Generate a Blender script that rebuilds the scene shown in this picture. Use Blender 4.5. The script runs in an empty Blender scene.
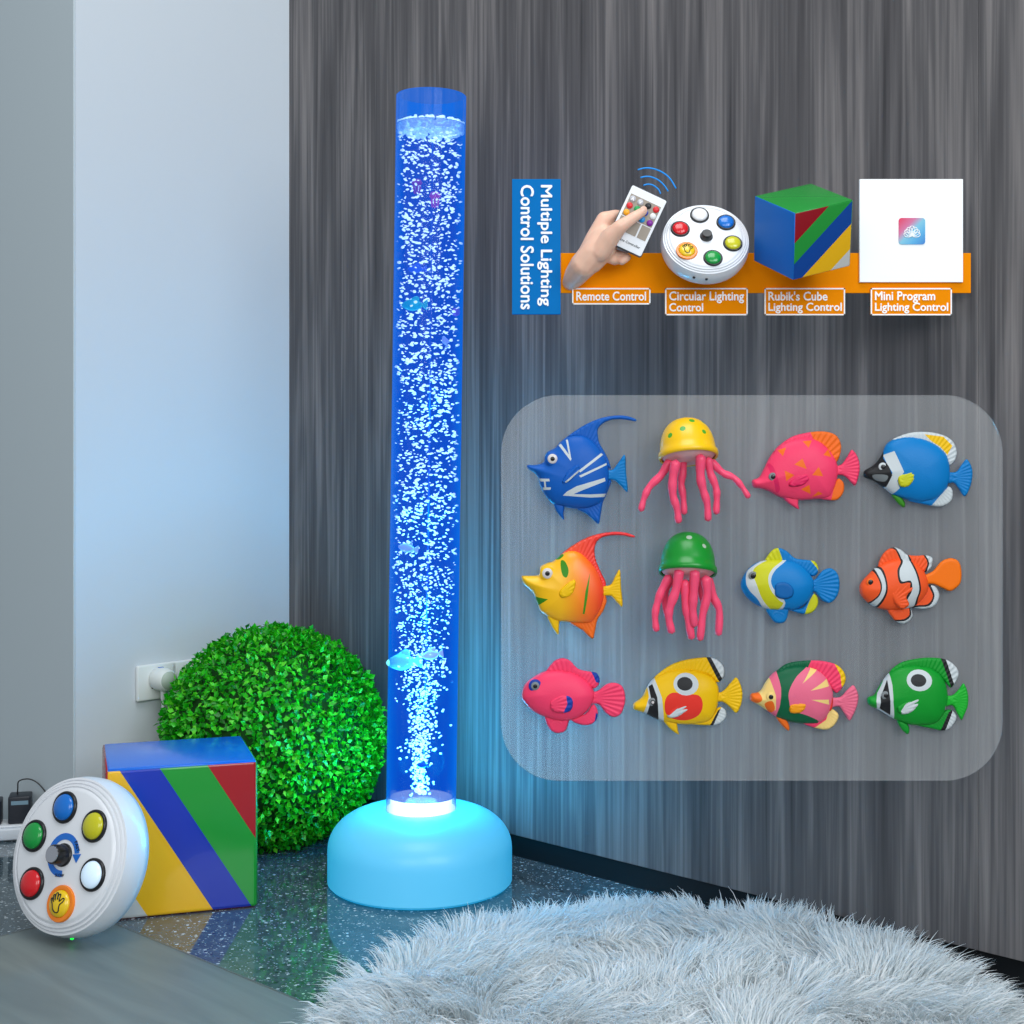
import bpy, bmesh, math, random
import numpy as np
from mathutils import Vector, Matrix, Euler
from mathutils.geometry import delaunay_2d_cdt
random.seed(7); rng = np.random.default_rng(7)
sc = bpy.context.scene
col = sc.collection
F = 1400.0; HZ = 455.0; CH = 0.611
def at(px, py, Y): return Vector(((px-512)/F*Y, Y, CH-(py-HZ)/F*Y))
def L1(c):
    c /= 255.0
    return c/12.92 if c <= .04045 else ((c+.055)/1.055)**2.4
def rgb(r, g, b): return (L1(r), L1(g), L1(b), 1.0)

# ---------------------------------------------------------------- materials
def nodes(name):
    m = bpy.data.materials.new(name); m.use_nodes = True
    nt = m.node_tree; return m, nt, nt.nodes['Principled BSDF'], nt.nodes['Material Output']
def mat(name, c, rough=.5, metal=0, coat=0, emit=None, es=0, spec=.5, sss=0, noise=0, bump=0, bscale=200):
    m, nt, p, out = nodes(name)
    p.inputs['Base Color'].default_value = rgb(*c)
    p.inputs['Roughness'].default_value = rough; p.inputs['Metallic'].default_value = metal
    p.inputs['Coat Weight'].default_value = coat; p.inputs['Coat Roughness'].default_value = .08
    p.inputs['Specular IOR Level'].default_value = spec
    if sss:
        p.inputs['Subsurface Weight'].default_value = sss
        p.inputs['Subsurface Radius'].default_value = (.01, .004, .003); p.inputs['Subsurface Scale'].default_value = .3
    if emit: p.inputs['Emission Color'].default_value = rgb(*emit); p.inputs['Emission Strength'].default_value = es
    if noise or bump:
        tc = nt.nodes.new('ShaderNodeTexCoord'); n = nt.nodes.new('ShaderNodeTexNoise'); n.inputs['Scale'].default_value = bscale
        nt.links.new(tc.outputs['Object'], n.inputs['Vector'])
        if noise:
            mx = nt.nodes.new('ShaderNodeMix'); mx.data_type = 'RGBA'
            mx.inputs[6].default_value = rgb(*[v*(1-noise) for v in c]); mx.inputs[7].default_value = rgb(*[min(255, v*(1+noise)) for v in c])
            nt.links.new(n.outputs['Fac'], mx.inputs[0]); nt.links.new(mx.outputs[2], p.inputs['Base Color'])
        if bump:
            b = nt.nodes.new('ShaderNodeBump'); b.inputs['Strength'].default_value = bump; b.inputs['Distance'].default_value = .001
            nt.links.new(n.outputs['Fac'], b.inputs['Height']); nt.links.new(b.outputs['Normal'], p.inputs['Normal'])
    return m
def toy(name, c): return mat(name, tuple(v*.975 for v in c), rough=.42, bump=.22, bscale=700, spec=.22)

def wood_mat():
    m, nt, p, out = nodes('dark_grey_wood')
    N, K = nt.nodes.new, nt.links.new
    tc = N('ShaderNodeTexCoord')
    def layer(sx, sz, det, dist, off):
        mp = N('ShaderNodeMapping'); mp.inputs['Scale'].default_value = (sx, sx, sz); mp.inputs['Location'].default_value = (off, 0, off)
        n = N('ShaderNodeTexNoise'); n.inputs['Scale'].default_value = 1; n.inputs['Detail'].default_value = det; n.inputs['Distortion'].default_value = dist
        K(tc.outputs['Object'], mp.inputs[0]); K(mp.outputs[0], n.inputs['Vector']); return n.outputs['Fac']
    a = layer(9, .6, 5, 2.2, 3.1); b = layer(42, .9, 6, 2.0, 8.2); c = layer(170, 3.0, 2, .3, 1.7)
    def mth(op, x, y):
        q = N('ShaderNodeMath'); q.operation = op
        for i, v in enumerate((x, y)):
            if hasattr(v, 'node'): K(v, q.inputs[i])
            else: q.inputs[i].default_value = v
        return q.outputs[0]
    s = mth('ADD', mth('ADD', mth('MULTIPLY', a, .40), mth('MULTIPLY', b, .38)), mth('MULTIPLY', c, .22))
    r = N('ShaderNodeValToRGB'); K(s, r.inputs[0])
    e = r.color_ramp.elements
    e[0].position = .34; e[0].color = rgb(58, 56, 58); e[1].position = .66; e[1].color = rgb(138, 132, 130)
    q = r.color_ramp.elements.new(.5); q.color = rgb(92, 89, 90)
    K(r.outputs[0], p.inputs['Base Color'])
    p.inputs['Roughness'].default_value = .5; p.inputs['Specular IOR Level'].default_value = .2
    bp = N('ShaderNodeBump'); bp.inputs['Strength'].default_value = .25; bp.inputs['Distance'].default_value = .001
    K(s, bp.inputs['Height']); K(bp.outputs[0], p.inputs['Normal'])
    return m
def terrazzo_mat():
    m, nt, p, out = nodes('terrazzo')
    N, K = nt.nodes.new, nt.links.new
    tc = N('ShaderNodeTexCoord')
    base = N('ShaderNodeTexNoise'); base.inputs['Scale'].default_value = 60; base.inputs['Detail'].default_value = 6
    K(tc.outputs['Object'], base.inputs['Vector'])
    r0 = N('ShaderNodeValToRGB'); K(base.outputs['Fac'], r0.inputs[0])
    r0.color_ramp.elements[0].position = .3; r0.color_ramp.elements[0].color = rgb(56, 72, 80)
    r0.color_ramp.elements[1].position = .75; r0.color_ramp.elements[1].color = rgb(86, 102, 110)
    prev = r0.outputs[0]
    for sca, keep, rad, cc in ((120, .34, .26, (196, 206, 210)), (250, .38, .30, (160, 172, 178)), (130, .3, .3, (36, 44, 50))):
        v = N('ShaderNodeTexVoronoi'); v.inputs['Scale'].default_value = sca
        ns = N('ShaderNodeTexNoise'); ns.inputs['Scale'].default_value = sca*2
        K(tc.outputs['Object'], ns.inputs['Vector'])
        ad = N('ShaderNodeMixRGB'); ad.blend_type = 'ADD'; ad.inputs[0].default_value = .6/sca
        K(tc.outputs['Object'], ad.inputs[1]); K(ns.outputs['Color'], ad.inputs[2]); K(ad.outputs[0], v.inputs['Vector'])
        lt = N('ShaderNodeMath'); lt.operation = 'LESS_THAN'; lt.inputs[1].default_value = rad; K(v.outputs['Distance'], lt.inputs[0])
        sp = N('ShaderNodeSeparateColor'); K(v.outputs['Color'], sp.inputs[0])
        l2 = N('ShaderNodeMath'); l2.operation = 'LESS_THAN'; l2.inputs[1].default_value = keep; K(sp.outputs[0], l2.inputs[0])
        mu = N('ShaderNodeMath'); mu.operation = 'MULTIPLY'; K(lt.outputs[0], mu.inputs[0]); K(l2.outputs[0], mu.inputs[1])
        mx = N('ShaderNodeMixRGB'); mx.inputs[2].default_value = rgb(*cc); K(mu.outputs[0], mx.inputs[0]); K(prev, mx.inputs[1]); prev = mx.outputs[0]
    K(prev, p.inputs['Base Color']); p.inputs['Roughness'].default_value = .07; p.inputs['Specular IOR Level'].default_value = 1.0
    return m
def plank_mat():
    m, nt, p, out = nodes('grey_planks')
    N, K = nt.nodes.new, nt.links.new
    tc = N('ShaderNodeTexCoord'); mp = N('ShaderNodeMapping'); mp.inputs['Scale'].default_value = (3, 26, 1)
    n = N('ShaderNodeTexNoise'); n.inputs['Scale'].default_value = 1; n.inputs['Detail'].default_value = 5; n.inputs['Distortion'].default_value = .6
    K(tc.outputs['Object'], mp.inputs[0]); K(mp.outputs[0], n.inputs['Vector'])
    r = N('ShaderNodeValToRGB'); K(n.outputs['Fac'], r.inputs[0])
    r.color_ramp.elements[0].position = .3; r.color_ramp.elements[0].color = rgb(106, 116, 115)
    r.color_ramp.elements[1].position = .72; r.color_ramp.elements[1].color = rgb(130, 139, 136)
    K(r.outputs[0], p.inputs['Base Color']); p.inputs['Roughness'].default_value = .42
    return m
def island_mat(name, stops, rough, spec=.4, transl=0):
    m, nt, p, out = nodes(name)
    g = nt.nodes.new('ShaderNodeNewGeometry'); r = nt.nodes.new('ShaderNodeValToRGB')
    el = r.color_ramp.elements
    el[0].position, el[0].color = stops[0][0], rgb(*stops[0][1]); el[1].position, el[1].color = stops[-1][0], rgb(*stops[-1][1])
    for s, c in stops[1:-1]: el.new(s).color = rgb(*c)
    nt.links.new(g.outputs['Random Per Island'], r.inputs[0]); nt.links.new(r.outputs[0], p.inputs['Base Color'])
    p.inputs['Roughness'].default_value = rough; p.inputs['Specular IOR Level'].default_value = spec
    if transl:
        t = nt.nodes.new('ShaderNodeBsdfTranslucent'); nt.links.new(r.outputs[0], t.inputs[0])
        mx = nt.nodes.new('ShaderNodeMixShader'); mx.inputs[0].default_value = transl
        nt.links.new(p.outputs[0], mx.inputs[1]); nt.links.new(t.outputs[0], mx.inputs[2]); nt.links.new(mx.outputs[0], out.inputs[0])
    return m
def clear_mat(name, fac, shader='diffuse', c=(255, 255, 255), strength=1, gloss=.0, edge=None):
    """transparent sheet: fac of it scatters (or glows), the rest lets light through"""
    m, nt, p, out = nodes(name); nt.nodes.remove(p)
    N, K = nt.nodes.new, nt.links.new
    t = N('ShaderNodeBsdfTransparent')
    s = N('ShaderNodeEmission' if shader == 'emit' else 'ShaderNodeBsdfDiffuse'); s.inputs[0].default_value = rgb(*c)
    if shader == 'emit': s.inputs[1].default_value = strength
    mx = N('ShaderNodeMixShader'); K(t.outputs[0], mx.inputs[1]); K(s.outputs[0], mx.inputs[2])
    if edge:
        lw = N('ShaderNodeLayerWeight'); lw.inputs[0].default_value = .5
        r = N('ShaderNodeMapRange'); K(lw.outputs['Facing'], r.inputs[0])
        r.inputs[1].default_value = edge[0]; r.inputs[2].default_value = edge[1]; r.inputs[3].default_value = fac; r.inputs[4].default_value = edge[2]
        K(r.outputs[0], mx.inputs[0])
    else: mx.inputs[0].default_value = fac
    last = mx.outputs[0]
    if gloss:
        g = N('ShaderNodeBsdfGlossy'); g.inputs['Roughness'].default_value = .08
        fr = N('ShaderNodeFresnel'); fr.inputs[0].default_value = 1.3
        sc_ = N('ShaderNodeMath'); sc_.operation = 'MULTIPLY'; sc_.inputs[1].default_value = gloss; K(fr.outputs[0], sc_.inputs[0])
        m2 = N('ShaderNodeMixShader'); K(sc_.outputs[0], m2.inputs[0]); K(last, m2.inputs[1]); K(g.outputs[0], m2.inputs[2]); last = m2.outputs[0]
    K(last, out.inputs[0]); return m
def ramp_mat(name, stops, x0, x1, axis='X', rough=.36):
    m, nt, p, out = nodes(name); N, K = nt.nodes.new, nt.links.new
    tc = N('ShaderNodeTexCoord'); sp = N('ShaderNodeSeparateXYZ'); K(tc.outputs['Object'], sp.inputs[0])
    mr = N('ShaderNodeMapRange'); mr.inputs[1].default_value = x0; mr.inputs[2].default_value = x1; K(sp.outputs[axis], mr.inputs[0])
    r = N('ShaderNodeValToRGB'); K(mr.outputs[0], r.inputs[0]); el = r.color_ramp.elements
    el[0].position, el[0].color = stops[0][0], rgb(*stops[0][1]); el[1].position, el[1].color = stops[-1][0], rgb(*stops[-1][1])
    for s, c in stops[1:-1]: el.new(s).color = rgb(*c)
    K(r.outputs[0], p.inputs['Base Color']); p.inputs['Roughness'].default_value = rough; return m

WHITE = mat('white_plastic', (232, 234, 238), rough=.28, coat=.2)
BLACK = mat('black_plastic', (22, 23, 26), rough=.3)
DARKF = mat('black_adapter', (26, 32, 42), rough=.4)
CHROME = mat('chrome', (205, 205, 210), rough=.15, metal=1)
RED = mat('button_red', (215, 20, 30), rough=.22, coat=.4)
BLUE = mat('button_blue', (6, 112, 205), rough=.22, coat=.4)
GREEN = mat('button_green', (10, 150, 60), rough=.22, coat=.4)
YELL = mat('button_yellow', (205, 200, 25), rough=.22, coat=.4)
GOLD = mat('button_gold', (240, 200, 25), rough=.22, coat=.4)
BORANGE = mat('button_orange', (245, 130, 15), rough=.25, coat=.3)
BWHITE = mat('button_white', (240, 240, 242), rough=.22, coat=.4)
BWLIT = mat('button_lit', (225, 240, 255), rough=.25, coat=.4, emit=(190, 228, 255), es=.3)
DECAL = mat('decal_blue', (30, 110, 205), rough=.4)
INK = mat('black_ink', (18, 18, 20), rough=.5)
TXT = mat('white_lettering', (252, 252, 252), rough=.5)
SIGNB = mat('sign_blue', (14, 112, 184), rough=.8, spec=.06)
SIGNO = mat('sign_orange', (240, 140, 2), rough=.8, spec=.06)
STEEL = mat('rod_metal', (120, 122, 126), rough=.35, metal=1)

# ---------------------------------------------------------------- mesh helpers
class MB:
    def __init__(s): s.v = []; s.f = []; s.m = []
    def add(s, vs, fs, mi=0):
        o = len(s.v); s.v += [tuple(v) for v in vs]
        for i, f in enumerate(fs):
            s.f.append(tuple(o+k for k in f)); s.m.append(mi if isinstance(mi, int) else mi[i])
    def tube(s, pts, rad, seg=10, mi=0, caps=True, flat=1.0):
        pts = [Vector(p) for p in pts]; n = len(pts)
        if not hasattr(rad, '__len__'): rad = [rad]*n
        vs = []; fs = []; up = None
        for i, p in enumerate(pts):
            t = (pts[min(i+1, n-1)]-pts[max(i-1, 0)]).normalized()
            if up is None:
                up = Vector((0, 0, 1)) if abs(t.z) < .9 else Vector((0, 1, 0))
            a = t.cross(up)
            if a.length < 1e-6: a = t.cross(Vector((1, .1, 0)))
            a.normalize(); b = a.cross(t).normalized(); up = b
            for k in range(seg):
                q = 2*math.pi*k/seg; vs.append(p+(a*math.cos(q)+b*math.sin(q)*flat)*rad[i])
        for i in range(n-1):
            for k in range(seg):
                k2 = (k+1) % seg; fs.append((i*seg+k, i*seg+k2, (i+1)*seg+k2, (i+1)*seg+k))
        if caps:
            c0 = len(vs); t0 = (pts[0]-pts[1]).normalized(); t1 = (pts[-1]-pts[-2]).normalized()
            vs.append(pts[0]+t0*rad[0]*.6); vs.append(pts[-1]+t1*rad[-1]*.6)
            for k in range(seg):
                k2 = (k+1) % seg; fs.append((c0, k2, k)); fs.append((c0+1, (n-1)*seg+k, (n-1)*seg+k2))
        s.add(vs, fs, mi)
    def lathe(s, prof, seg=48, mi=0, M=None):
        """prof: (r, z[, material]) ; the material counts for the band that follows"""
        n = len(prof); vs = []; fs = []; ms = []
        for p in prof:
            for k in range(seg):
                q = 2*math.pi*k/seg; vs.append(Vector((p[0]*math.cos(q), p[0]*math.sin(q), p[1])))
        if M is not None: vs = [M @ v for v in vs]
        for i in range(n-1):
            for k in range(seg):
                k2 = (k+1) % seg; fs.append((i*seg+k, i*seg+k2, (i+1)*seg+k2, (i+1)*seg+k)); ms.append(prof[i][2] if len(prof[i]) > 2 else mi)
        s.add(vs, fs, ms)
    def box(s, lo, hi, mi=0, M=None):
        x0, y0, z0 = lo; x1, y1, z1 = hi
        vs = [Vector(v) for v in ((x0,y0,z0),(x1,y0,z0),(x1,y1,z0),(x0,y1,z0),(x0,y0,z1),(x1,y0,z1),(x1,y1,z1),(x0,y1,z1))]
        if M is not None: vs = [M @ v for v in vs]
        s.add(vs, [(0,3,2,1),(4,5,6,7),(0,1,5,4),(1,2,6,5),(2,3,7,6),(3,0,4,7)], mi)
    def prism(s, poly, y0, y1, mi=0):
        """poly in (x, z); y0 front (nearer), y1 back"""
        n = len(poly); vs = [(x, y0, z) for x, z in poly]+[(x, y1, z) for x, z in poly]
        fs = [tuple(range(n)), tuple(range(2*n-1, n-1, -1))]+[(i, i+n, (i+1) % n+n, (i+1) % n) for i in range(n)]
        s.add(vs, fs, mi)
    def build(s, name, mats, parent=None, smooth=True, bevel=0, bseg=2, loc=None, recalc=True, angle=None):
        me = bpy.data.meshes.new(name); me.from_pydata(s.v, [], s.f)
        for m in (mats if isinstance(mats, (list, tuple)) else [mats]): me.materials.append(m)
        me.polygons.foreach_set('material_index', s.m)
        if recalc or bevel:
            bm = bmesh.new(); bm.from_mesh(me)
            if bevel:
                bmesh.ops.remove_doubles(bm, verts=bm.verts, dist=1e-6)
                ed = [e for e in bm.edges if len(e.link_faces) == 2 and e.calc_face_angle() > .6]
                bmesh.ops.bevel(bm, geom=ed, offset=bevel, segments=bseg, profile=.5, affect='EDGES', clamp_overlap=True)
            bmesh.ops.recalc_face_normals(bm, faces=bm.faces); bm.to_mesh(me); bm.free()
        if smooth: me.polygons.foreach_set('use_smooth', [True]*len(me.polygons))
        if smooth and angle: me.set_sharp_from_angle(angle=angle)
        me.update()
        o = bpy.data.objects.new(name, me); col.objects.link(o)
        if parent: o.parent = parent
        if loc is not None: o.location = loc
        return o
def tag(o, label=None, cat=None, group=None, kind=None):
    if label: o['label'] = label
    if cat: o['category'] = cat
    if group: o['group'] = group
    if kind: o['kind'] = kind
    return o
def thing(name, label, cat, loc, group=None, rot=None):
    o = bpy.data.objects.new(name, None); col.objects.link(o); o.location = loc; o.empty_display_size = .02
    if rot is not None:
        o.rotation_mode = 'QUATERNION'; o.rotation_quaternion = rot.to_quaternion()
    return tag(o, label, cat, group)
def rounded_rect(x0, z0, x1, z1, r, n=10):
    out = []
    for cx, cz, a0 in ((x1-r, z1-r, 0), (x0+r, z1-r, 90), (x0+r, z0+r, 180), (x1-r, z0+r, 270)):
        for k in range(n+1):
            a = math.radians(a0+90*k/n); out.append((cx+r*math.cos(a), cz+r*math.sin(a)))
    return out
def smooth_closed(pts, n=6):
    P = [Vector(p) for p in pts]; N_ = len(P); out = []
    for i in range(N_):
        p0, p1, p2, p3 = P[i-1], P[i], P[(i+1) % N_], P[(i+2) % N_]
        for k in range(n):
            t = k/n
            out.append(.5*((2*p1)+(p2-p0)*t+(2*p0-5*p1+4*p2-p3)*t*t+(3*p1-p0-3*p2+p3)*t**3))
    return out
def smooth_open(pts, n=6):
    P = [Vector(p) for p in pts]; P = [2*P[0]-P[1]]+P+[2*P[-1]-P[-2]]; out = []
    for i in range(1, len(P)-2):
        p0, p1, p2, p3 = P[i-1:i+3]
        for k in range(n):
            t = k/n; out.append(.5*((2*p1)+(p2-p0)*t+(2*p0-5*p1+4*p2-p3)*t*t+(3*p1-p0-3*p2+p3)*t**3))
    return out+[P[-2]]
def text_obj(s, name, m, parent, size=None, width=None, height=None, bold=.03, depth=.0009, M=Matrix(), align='LEFT', line=1.0):
    cu = bpy.data.curves.new(name, 'FONT'); cu.body = s; cu.size = 1; cu.space_line = line; cu.align_x = align
    cu.extrude = 0; cu.resolution_u = 3
    tmp = bpy.data.objects.new(name, cu); col.objects.link(tmp)
    dg = bpy.context.evaluated_depsgraph_get(); dg.update()
    me = bpy.data.meshes.new_from_object(tmp.evaluated_get(dg)); bpy.data.objects.remove(tmp)
    co = np.array([v.co[:] for v in me.vertices]); lo, hi = co.min(0), co.max(0)
    sx = width/(hi[0]-lo[0]) if width else size; sy = height/(hi[1]-lo[1]) if height else sx
    bm = bmesh.new()
    for i, (ox, oy) in enumerate(((0, 0), (bold, 0), (-bold, 0), (0, bold), (0, -bold)) if bold else ((0, 0),)):
        n = len(bm.verts); bm.from_mesh(me); bm.verts.ensure_lookup_table()
        for v in bm.verts[n:]: v.co = Vector(((v.co.x-lo[0]+ox)*sx, (v.co.y-lo[1]+oy)*sy, depth*.04*i))
    r = bmesh.ops.extrude_face_region(bm, geom=list(bm.faces))
    for g in r['geom']:
        if isinstance(g, bmesh.types.BMVert): g.co.z += depth
    bmesh.ops.recalc_face_normals(bm, faces=bm.faces)
    bm.transform(M); bm.to_mesh(me); bm.free(); me.name = name; me.materials.clear(); me.materials.append(m)
    o = bpy.data.objects.new(name, me); col.objects.link(o); o.parent = parent
    return o
FACE = Matrix(((1,0,0,0),(0,0,-1,0),(0,1,0,0),(0,0,0,1)))     # text plane (x, y) -> (x, z), facing -y

# ---------------------------------------------------------------- camera
cd = bpy.data.cameras.new('camera'); cam = bpy.data.objects.new('camera', cd); col.objects.link(cam)
cam.location = (0, 0, CH); cam.rotation_euler = (math.pi/2, 0, 0)
cd.sensor_width = 36; cd.lens = F/1024*36; cd.shift_y = -(512-HZ)/1024; cd.clip_start = .05
sc.camera = cam

# ---------------------------------------------------------------- room
C0 = Vector((-.3976, 2.496, 0)); D = Vector((.7363, -.6767, 0)).normalized(); NN = Vector((-.6767, -.7363, 0)).normalized()
def wall_y(x): return C0.y+(x-C0.x)*D.y/D.x
MR = Matrix(((D.x, NN.x, 0, C0.x), (D.y, NN.y, 0, C0.y), (0, 0, 1, 0), (0, 0, 0, 1)))    # local x along wood wall, y out of it into the room
def struct(mb, name, m, M=None, **k):
    o = mb.build(name, m, None, smooth=False, **k)
    if M is not None: o.matrix_world = M
    o['kind'] = 'structure'; return o
WOOD = wood_mat(); PAINT = mat('cool_white_paint', (205, 211, 216), rough=.75, bump=.06, bscale=260)
PAINTG = mat('grey_paint', (196, 207, 211), rough=.75, bump=.06, bscale=260)
mb = MB(); H = 2.7; bh = .0335
x0 = 0.0
for x1 in (1.2776, 2.9):
    mb.box((x0+.00015, -.05, bh), (x1-.00015, 0, H)); x0 = x1
struct(mb, 'wall_right', WOOD, MR, bevel=.0005, bseg=1)
mb = MB(); mb.box((0, -.05, 0), (2.9, -.006, bh)); struct(mb, 'baseboard_right', mat('black_kickboard', (16, 17, 20), rough=.35), MR)
S = .4203
mb = MB(); mb.box((-.05, -.05, 0), (0, S, H)); struct(mb, 'wall_back', PAINT, MR)
mb = MB(); mb.box((-1.2, S, 0), (0, S+.003, H)); struct(mb, 'wall_left', PAINTG, MR, bevel=.001)
mb = MB(); mb.box((-2.2, -.3, -.05), (3.2, 3.6, 0)); struct(mb, 'floor', terrazzo_mat(), MR)
# grey plank area set into the terrazzo, corner under the round controller
kc = Vector((-.564, 1.864, 0)) - C0
ka, kb = kc.dot(D), kc.dot(NN)
mb = MB(); mb.box((ka, kb, -.02), (ka+1.6, kb+1.6, .0012)); o = struct(mb, 'floor_planks', plank_mat(), MR)
mb = MB()
for (a, b2) in (((ka-.0025, kb-.0025), (ka, kb+1.6)), ((ka, kb-.0025), (ka+1.6, kb))): mb.box((a[0], a[1], -.01), (b2[0], b2[1], .0016))
struct(mb, 'trim_1', mat('strip', (120, 126, 126), rough=.35, metal=.5), MR)
mb = MB()        # a dark grout joint between two terrazzo tiles
mb.box((.283, .02, -.01), (.286, .62, .0004))
struct(mb, 'trim_2', mat('grout', (58, 64, 70), rough=.5), MR)

# ---------------------------------------------------------------- bubble tube lamp
LX, LY = -.1314, 2.0
lamp = thing('bubble_tube_lamp', 'tall glowing blue bubble tube lamp on round frosted white base', 'lamp', (LX, LY, 0))
R = .1314
prof = [(0, 0), (.120, 0), (.1275, .002), (R, .006), (R, .03), (R, .05)]
for k in range(1, 15):
    t = k/14*math.pi/2; prof.append((.052+.0794*math.cos(t)**.92, .05+.057*math.sin(t)**.95))
prof += [(.0515, .104), (0, .104)]
mb = MB(); mb.lathe(prof, 96)
mb.build('base', mat('frosted_base', (112, 176, 196), rough=.4, emit=(0, 168, 230), es=.64, coat=.1), lamp, angle=.7)
mb = MB(); mb.lathe([(0, .0005), (.121, .0005), (.121, .004), (0, .004)], 64); mb.build('rubber_foot', BLACK, lamp, angle=.5)
TILT = (0, math.radians(.82), 0)
TB, TT, WT = .104, 1.124, 1.086
def tpart(o):
    o.rotation_euler = TILT; return o
TR = .0500
SH = clear_mat('acrylic_shell', .05, 'emit', (10, 120, 240), .95, gloss=.35, edge=(.28, .66, .55))  # brighter blue towards the edges stands in for refracted light
TOPM = clear_mat('acrylic_rim', .50, 'emit', (6, 112, 238), .95, gloss=.4, edge=(.55, .97, .85))
mb = MB(); mb.lathe([(TR, TB), (TR, WT), (TR, TT-.001), (TR-.001, TT), (TR-.0035, TT), (TR-.0045, TT-.001), (TR-.0045, WT)], 72)
mb.m = [0 if i < 72 else 1 for i in range(len(mb.f))]
tube = tpart(mb.build('acrylic_tube', [SH, TOPM], lamp, angle=.7))
WATER = clear_mat('blue_lit_water', .62, 'emit', (0, 76, 212), 1.0)
mb = MB(); mb.lathe([(0, TB+.021), (TR-.0006, TB+.021), (TR-.0006, WT-.004), (0, WT-.004)], 64); tpart(mb.build('water', WATER, lamp, angle=.7))
PLUG = clear_mat('lit_acrylic_plug', .5, 'emit', (215, 246, 255), 2.4, gloss=.4)
mb = MB(); mb.lathe([(0, TB+.001), (TR-.001, TB+.001), (TR-.001, TB+.004), (TR-.006, TB+.005), (TR-.006, TB+.019), (0, TB+.020)], 64); tpart(mb.build('acrylic_plug', PLUG, lamp, angle=.7))
mb = MB(); mb.lathe([(0, TB+.0055), (.022, TB+.0055), (.022, TB+.0135), (0, TB+.0145)], 40)
tpart(mb.build('led_disc', mat('led', (255, 255, 255), emit=(225, 246, 255), es=3.0), lamp, angle=.7))
# bubbles
def ico(sub):
    bm = bmesh.new(); bmesh.ops.create_icosphere(bm, subdivisions=sub, radius=1)
    v = np.array([x.co[:] for x in bm.verts]); f = np.array([[q.index for q in x.verts] for x in bm.faces]); bm.free(); return v, f
def big_mesh(name, V, Fc, mats, parent, smooth=True, mi=None):
    me = bpy.data.meshes.new(name); nv, nf, k = len(V), len(Fc), Fc.shape[1]
    me.vertices.add(nv); me.vertices.foreach_set('co', np.ascontiguousarray(V, dtype=np.float32).ravel())
    me.loops.add(nf*k); me.loops.foreach_set('vertex_index', np.ascontiguousarray(Fc, dtype=np.int32).ravel())
    me.polygons.add(nf); me.polygons.foreach_set('loop_start', np.arange(0, nf*k, k, dtype=np.int32))
    me.polygons.foreach_set('use_smooth', [smooth]*nf)
    for m in (mats if isinstance(mats, (list, tuple)) else [mats]): me.materials.append(m)
    if mi is not None: me.polygons.foreach_set('material_index', np.ascontiguousarray(mi, dtype=np.int32))
    me.update(calc_edges=True); me.validate()
    o = bpy.data.objects.new(name, me); col.objects.link(o)
    if parent: o.parent = parent
    return o
iv, if_ = ico(1)
Vs, Fs = [], []; off = 0
def bubble(x, y, z, a, h, tx, ty):
    global off
    v = iv*np.array([a, a, h]); 
    cx, sx, cy, sy = math.cos(tx), math.sin(tx), math.cos(ty), math.sin(ty)
    Rm = np.array([[cy, 0, sy], [0, 1, 0], [-sy, 0, cy]]) @ np.array([[1, 0, 0], [0, cx, -sx], [0, sx, cx]])
    Vs.append(v @ Rm.T+np.array([x, y, z])); Fs.append(if_+off); off += len(iv)
NB = 3300
zlo, zhi = TB+.022, WT-.014
for i in range(NB):
    u = random.random()
    z = zlo+(zhi-zlo)*u
    if z < .42 and random.random() < .25: continue
    spread = min(1, .10+(z-zlo)/.30) if z < .5 else 1
    rr = (TR-.004)*spread*math.sqrt(random.random()) if z < .5 else (TR-.004)*random.random()**.40
    th = random.random()*2*math.pi
    a = random.choice((.0013, .0016, .002, .0025, .003, .0035))*(1.0 if z > .45 else .72)
    bubble(rr*math.cos(th)-(.002 if z < .4 else 0), rr*math.sin(th), z, a, a*random.uniform(.30, .52), random.gauss(0, .3), random.gauss(0, .35))
for i in range(520):                  # the dense rising plume at the bottom
    z = zlo+.33*random.random()**1.25; w = .006+(z-zlo)*.085
    a = random.uniform(.0014, .0026)
    bubble(random.gauss(0, w)-.001, random.gauss(0, w), z, a, a*random.uniform(.55, .85), random.gauss(0, .4), random.gauss(0, .4))
keep = [k for k, v in enumerate(Vs) if np.hypot(v[:, 0], v[:, 1]).max() < TR-.0012]
V2 = np.concatenate([Vs[k] for k in keep]); n0 = len(iv); F2 = np.concatenate([if_+i*n0 for i in range(len(keep))])
BUB = mat('air_bubbles', (225, 245, 255), rough=.2, emit=(196, 234, 255), es=2.5)
b = tpart(big_mesh('bubbles', V2, F2, BUB, lamp)); b['kind'] = 'stuff'
# foam on the water surface
Vs, Fs, off = [], [], 0
for i in range(560):
    th = random.random()*2*math.pi; rr = (TR-.004)*math.sqrt(random.random()) if i % 3 else (TR-.002)
    a = random.uniform(.0022, .0048)
    bubble(min(rr, TR-.001-a)*math.cos(th), min(rr, TR-.001-a)*math.sin(th), WT-.006+random.uniform(-.008, .006), a, a*.8, 0, 0)
fo = tpart(big_mesh('foam', np.concatenate(Vs), np.concatenate(Fs), mat('foam_bubbles', (235, 248, 255), rough=.3, emit=(150, 215, 255), es=.75), lamp)); fo['kind'] = 'stuff'
mb = MB(); mb.tube([(0.002, .012, TB+.02), (.004, .012, .5), (.002, .012, WT-.02)], .0012, 8)
tpart(mb.build('air_hose', mat('clear_hose', (20, 70, 170), rough=.3, emit=(10, 90, 220), es=.25), lamp))  # blue and glow of the lit water put into the hose colour

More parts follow.
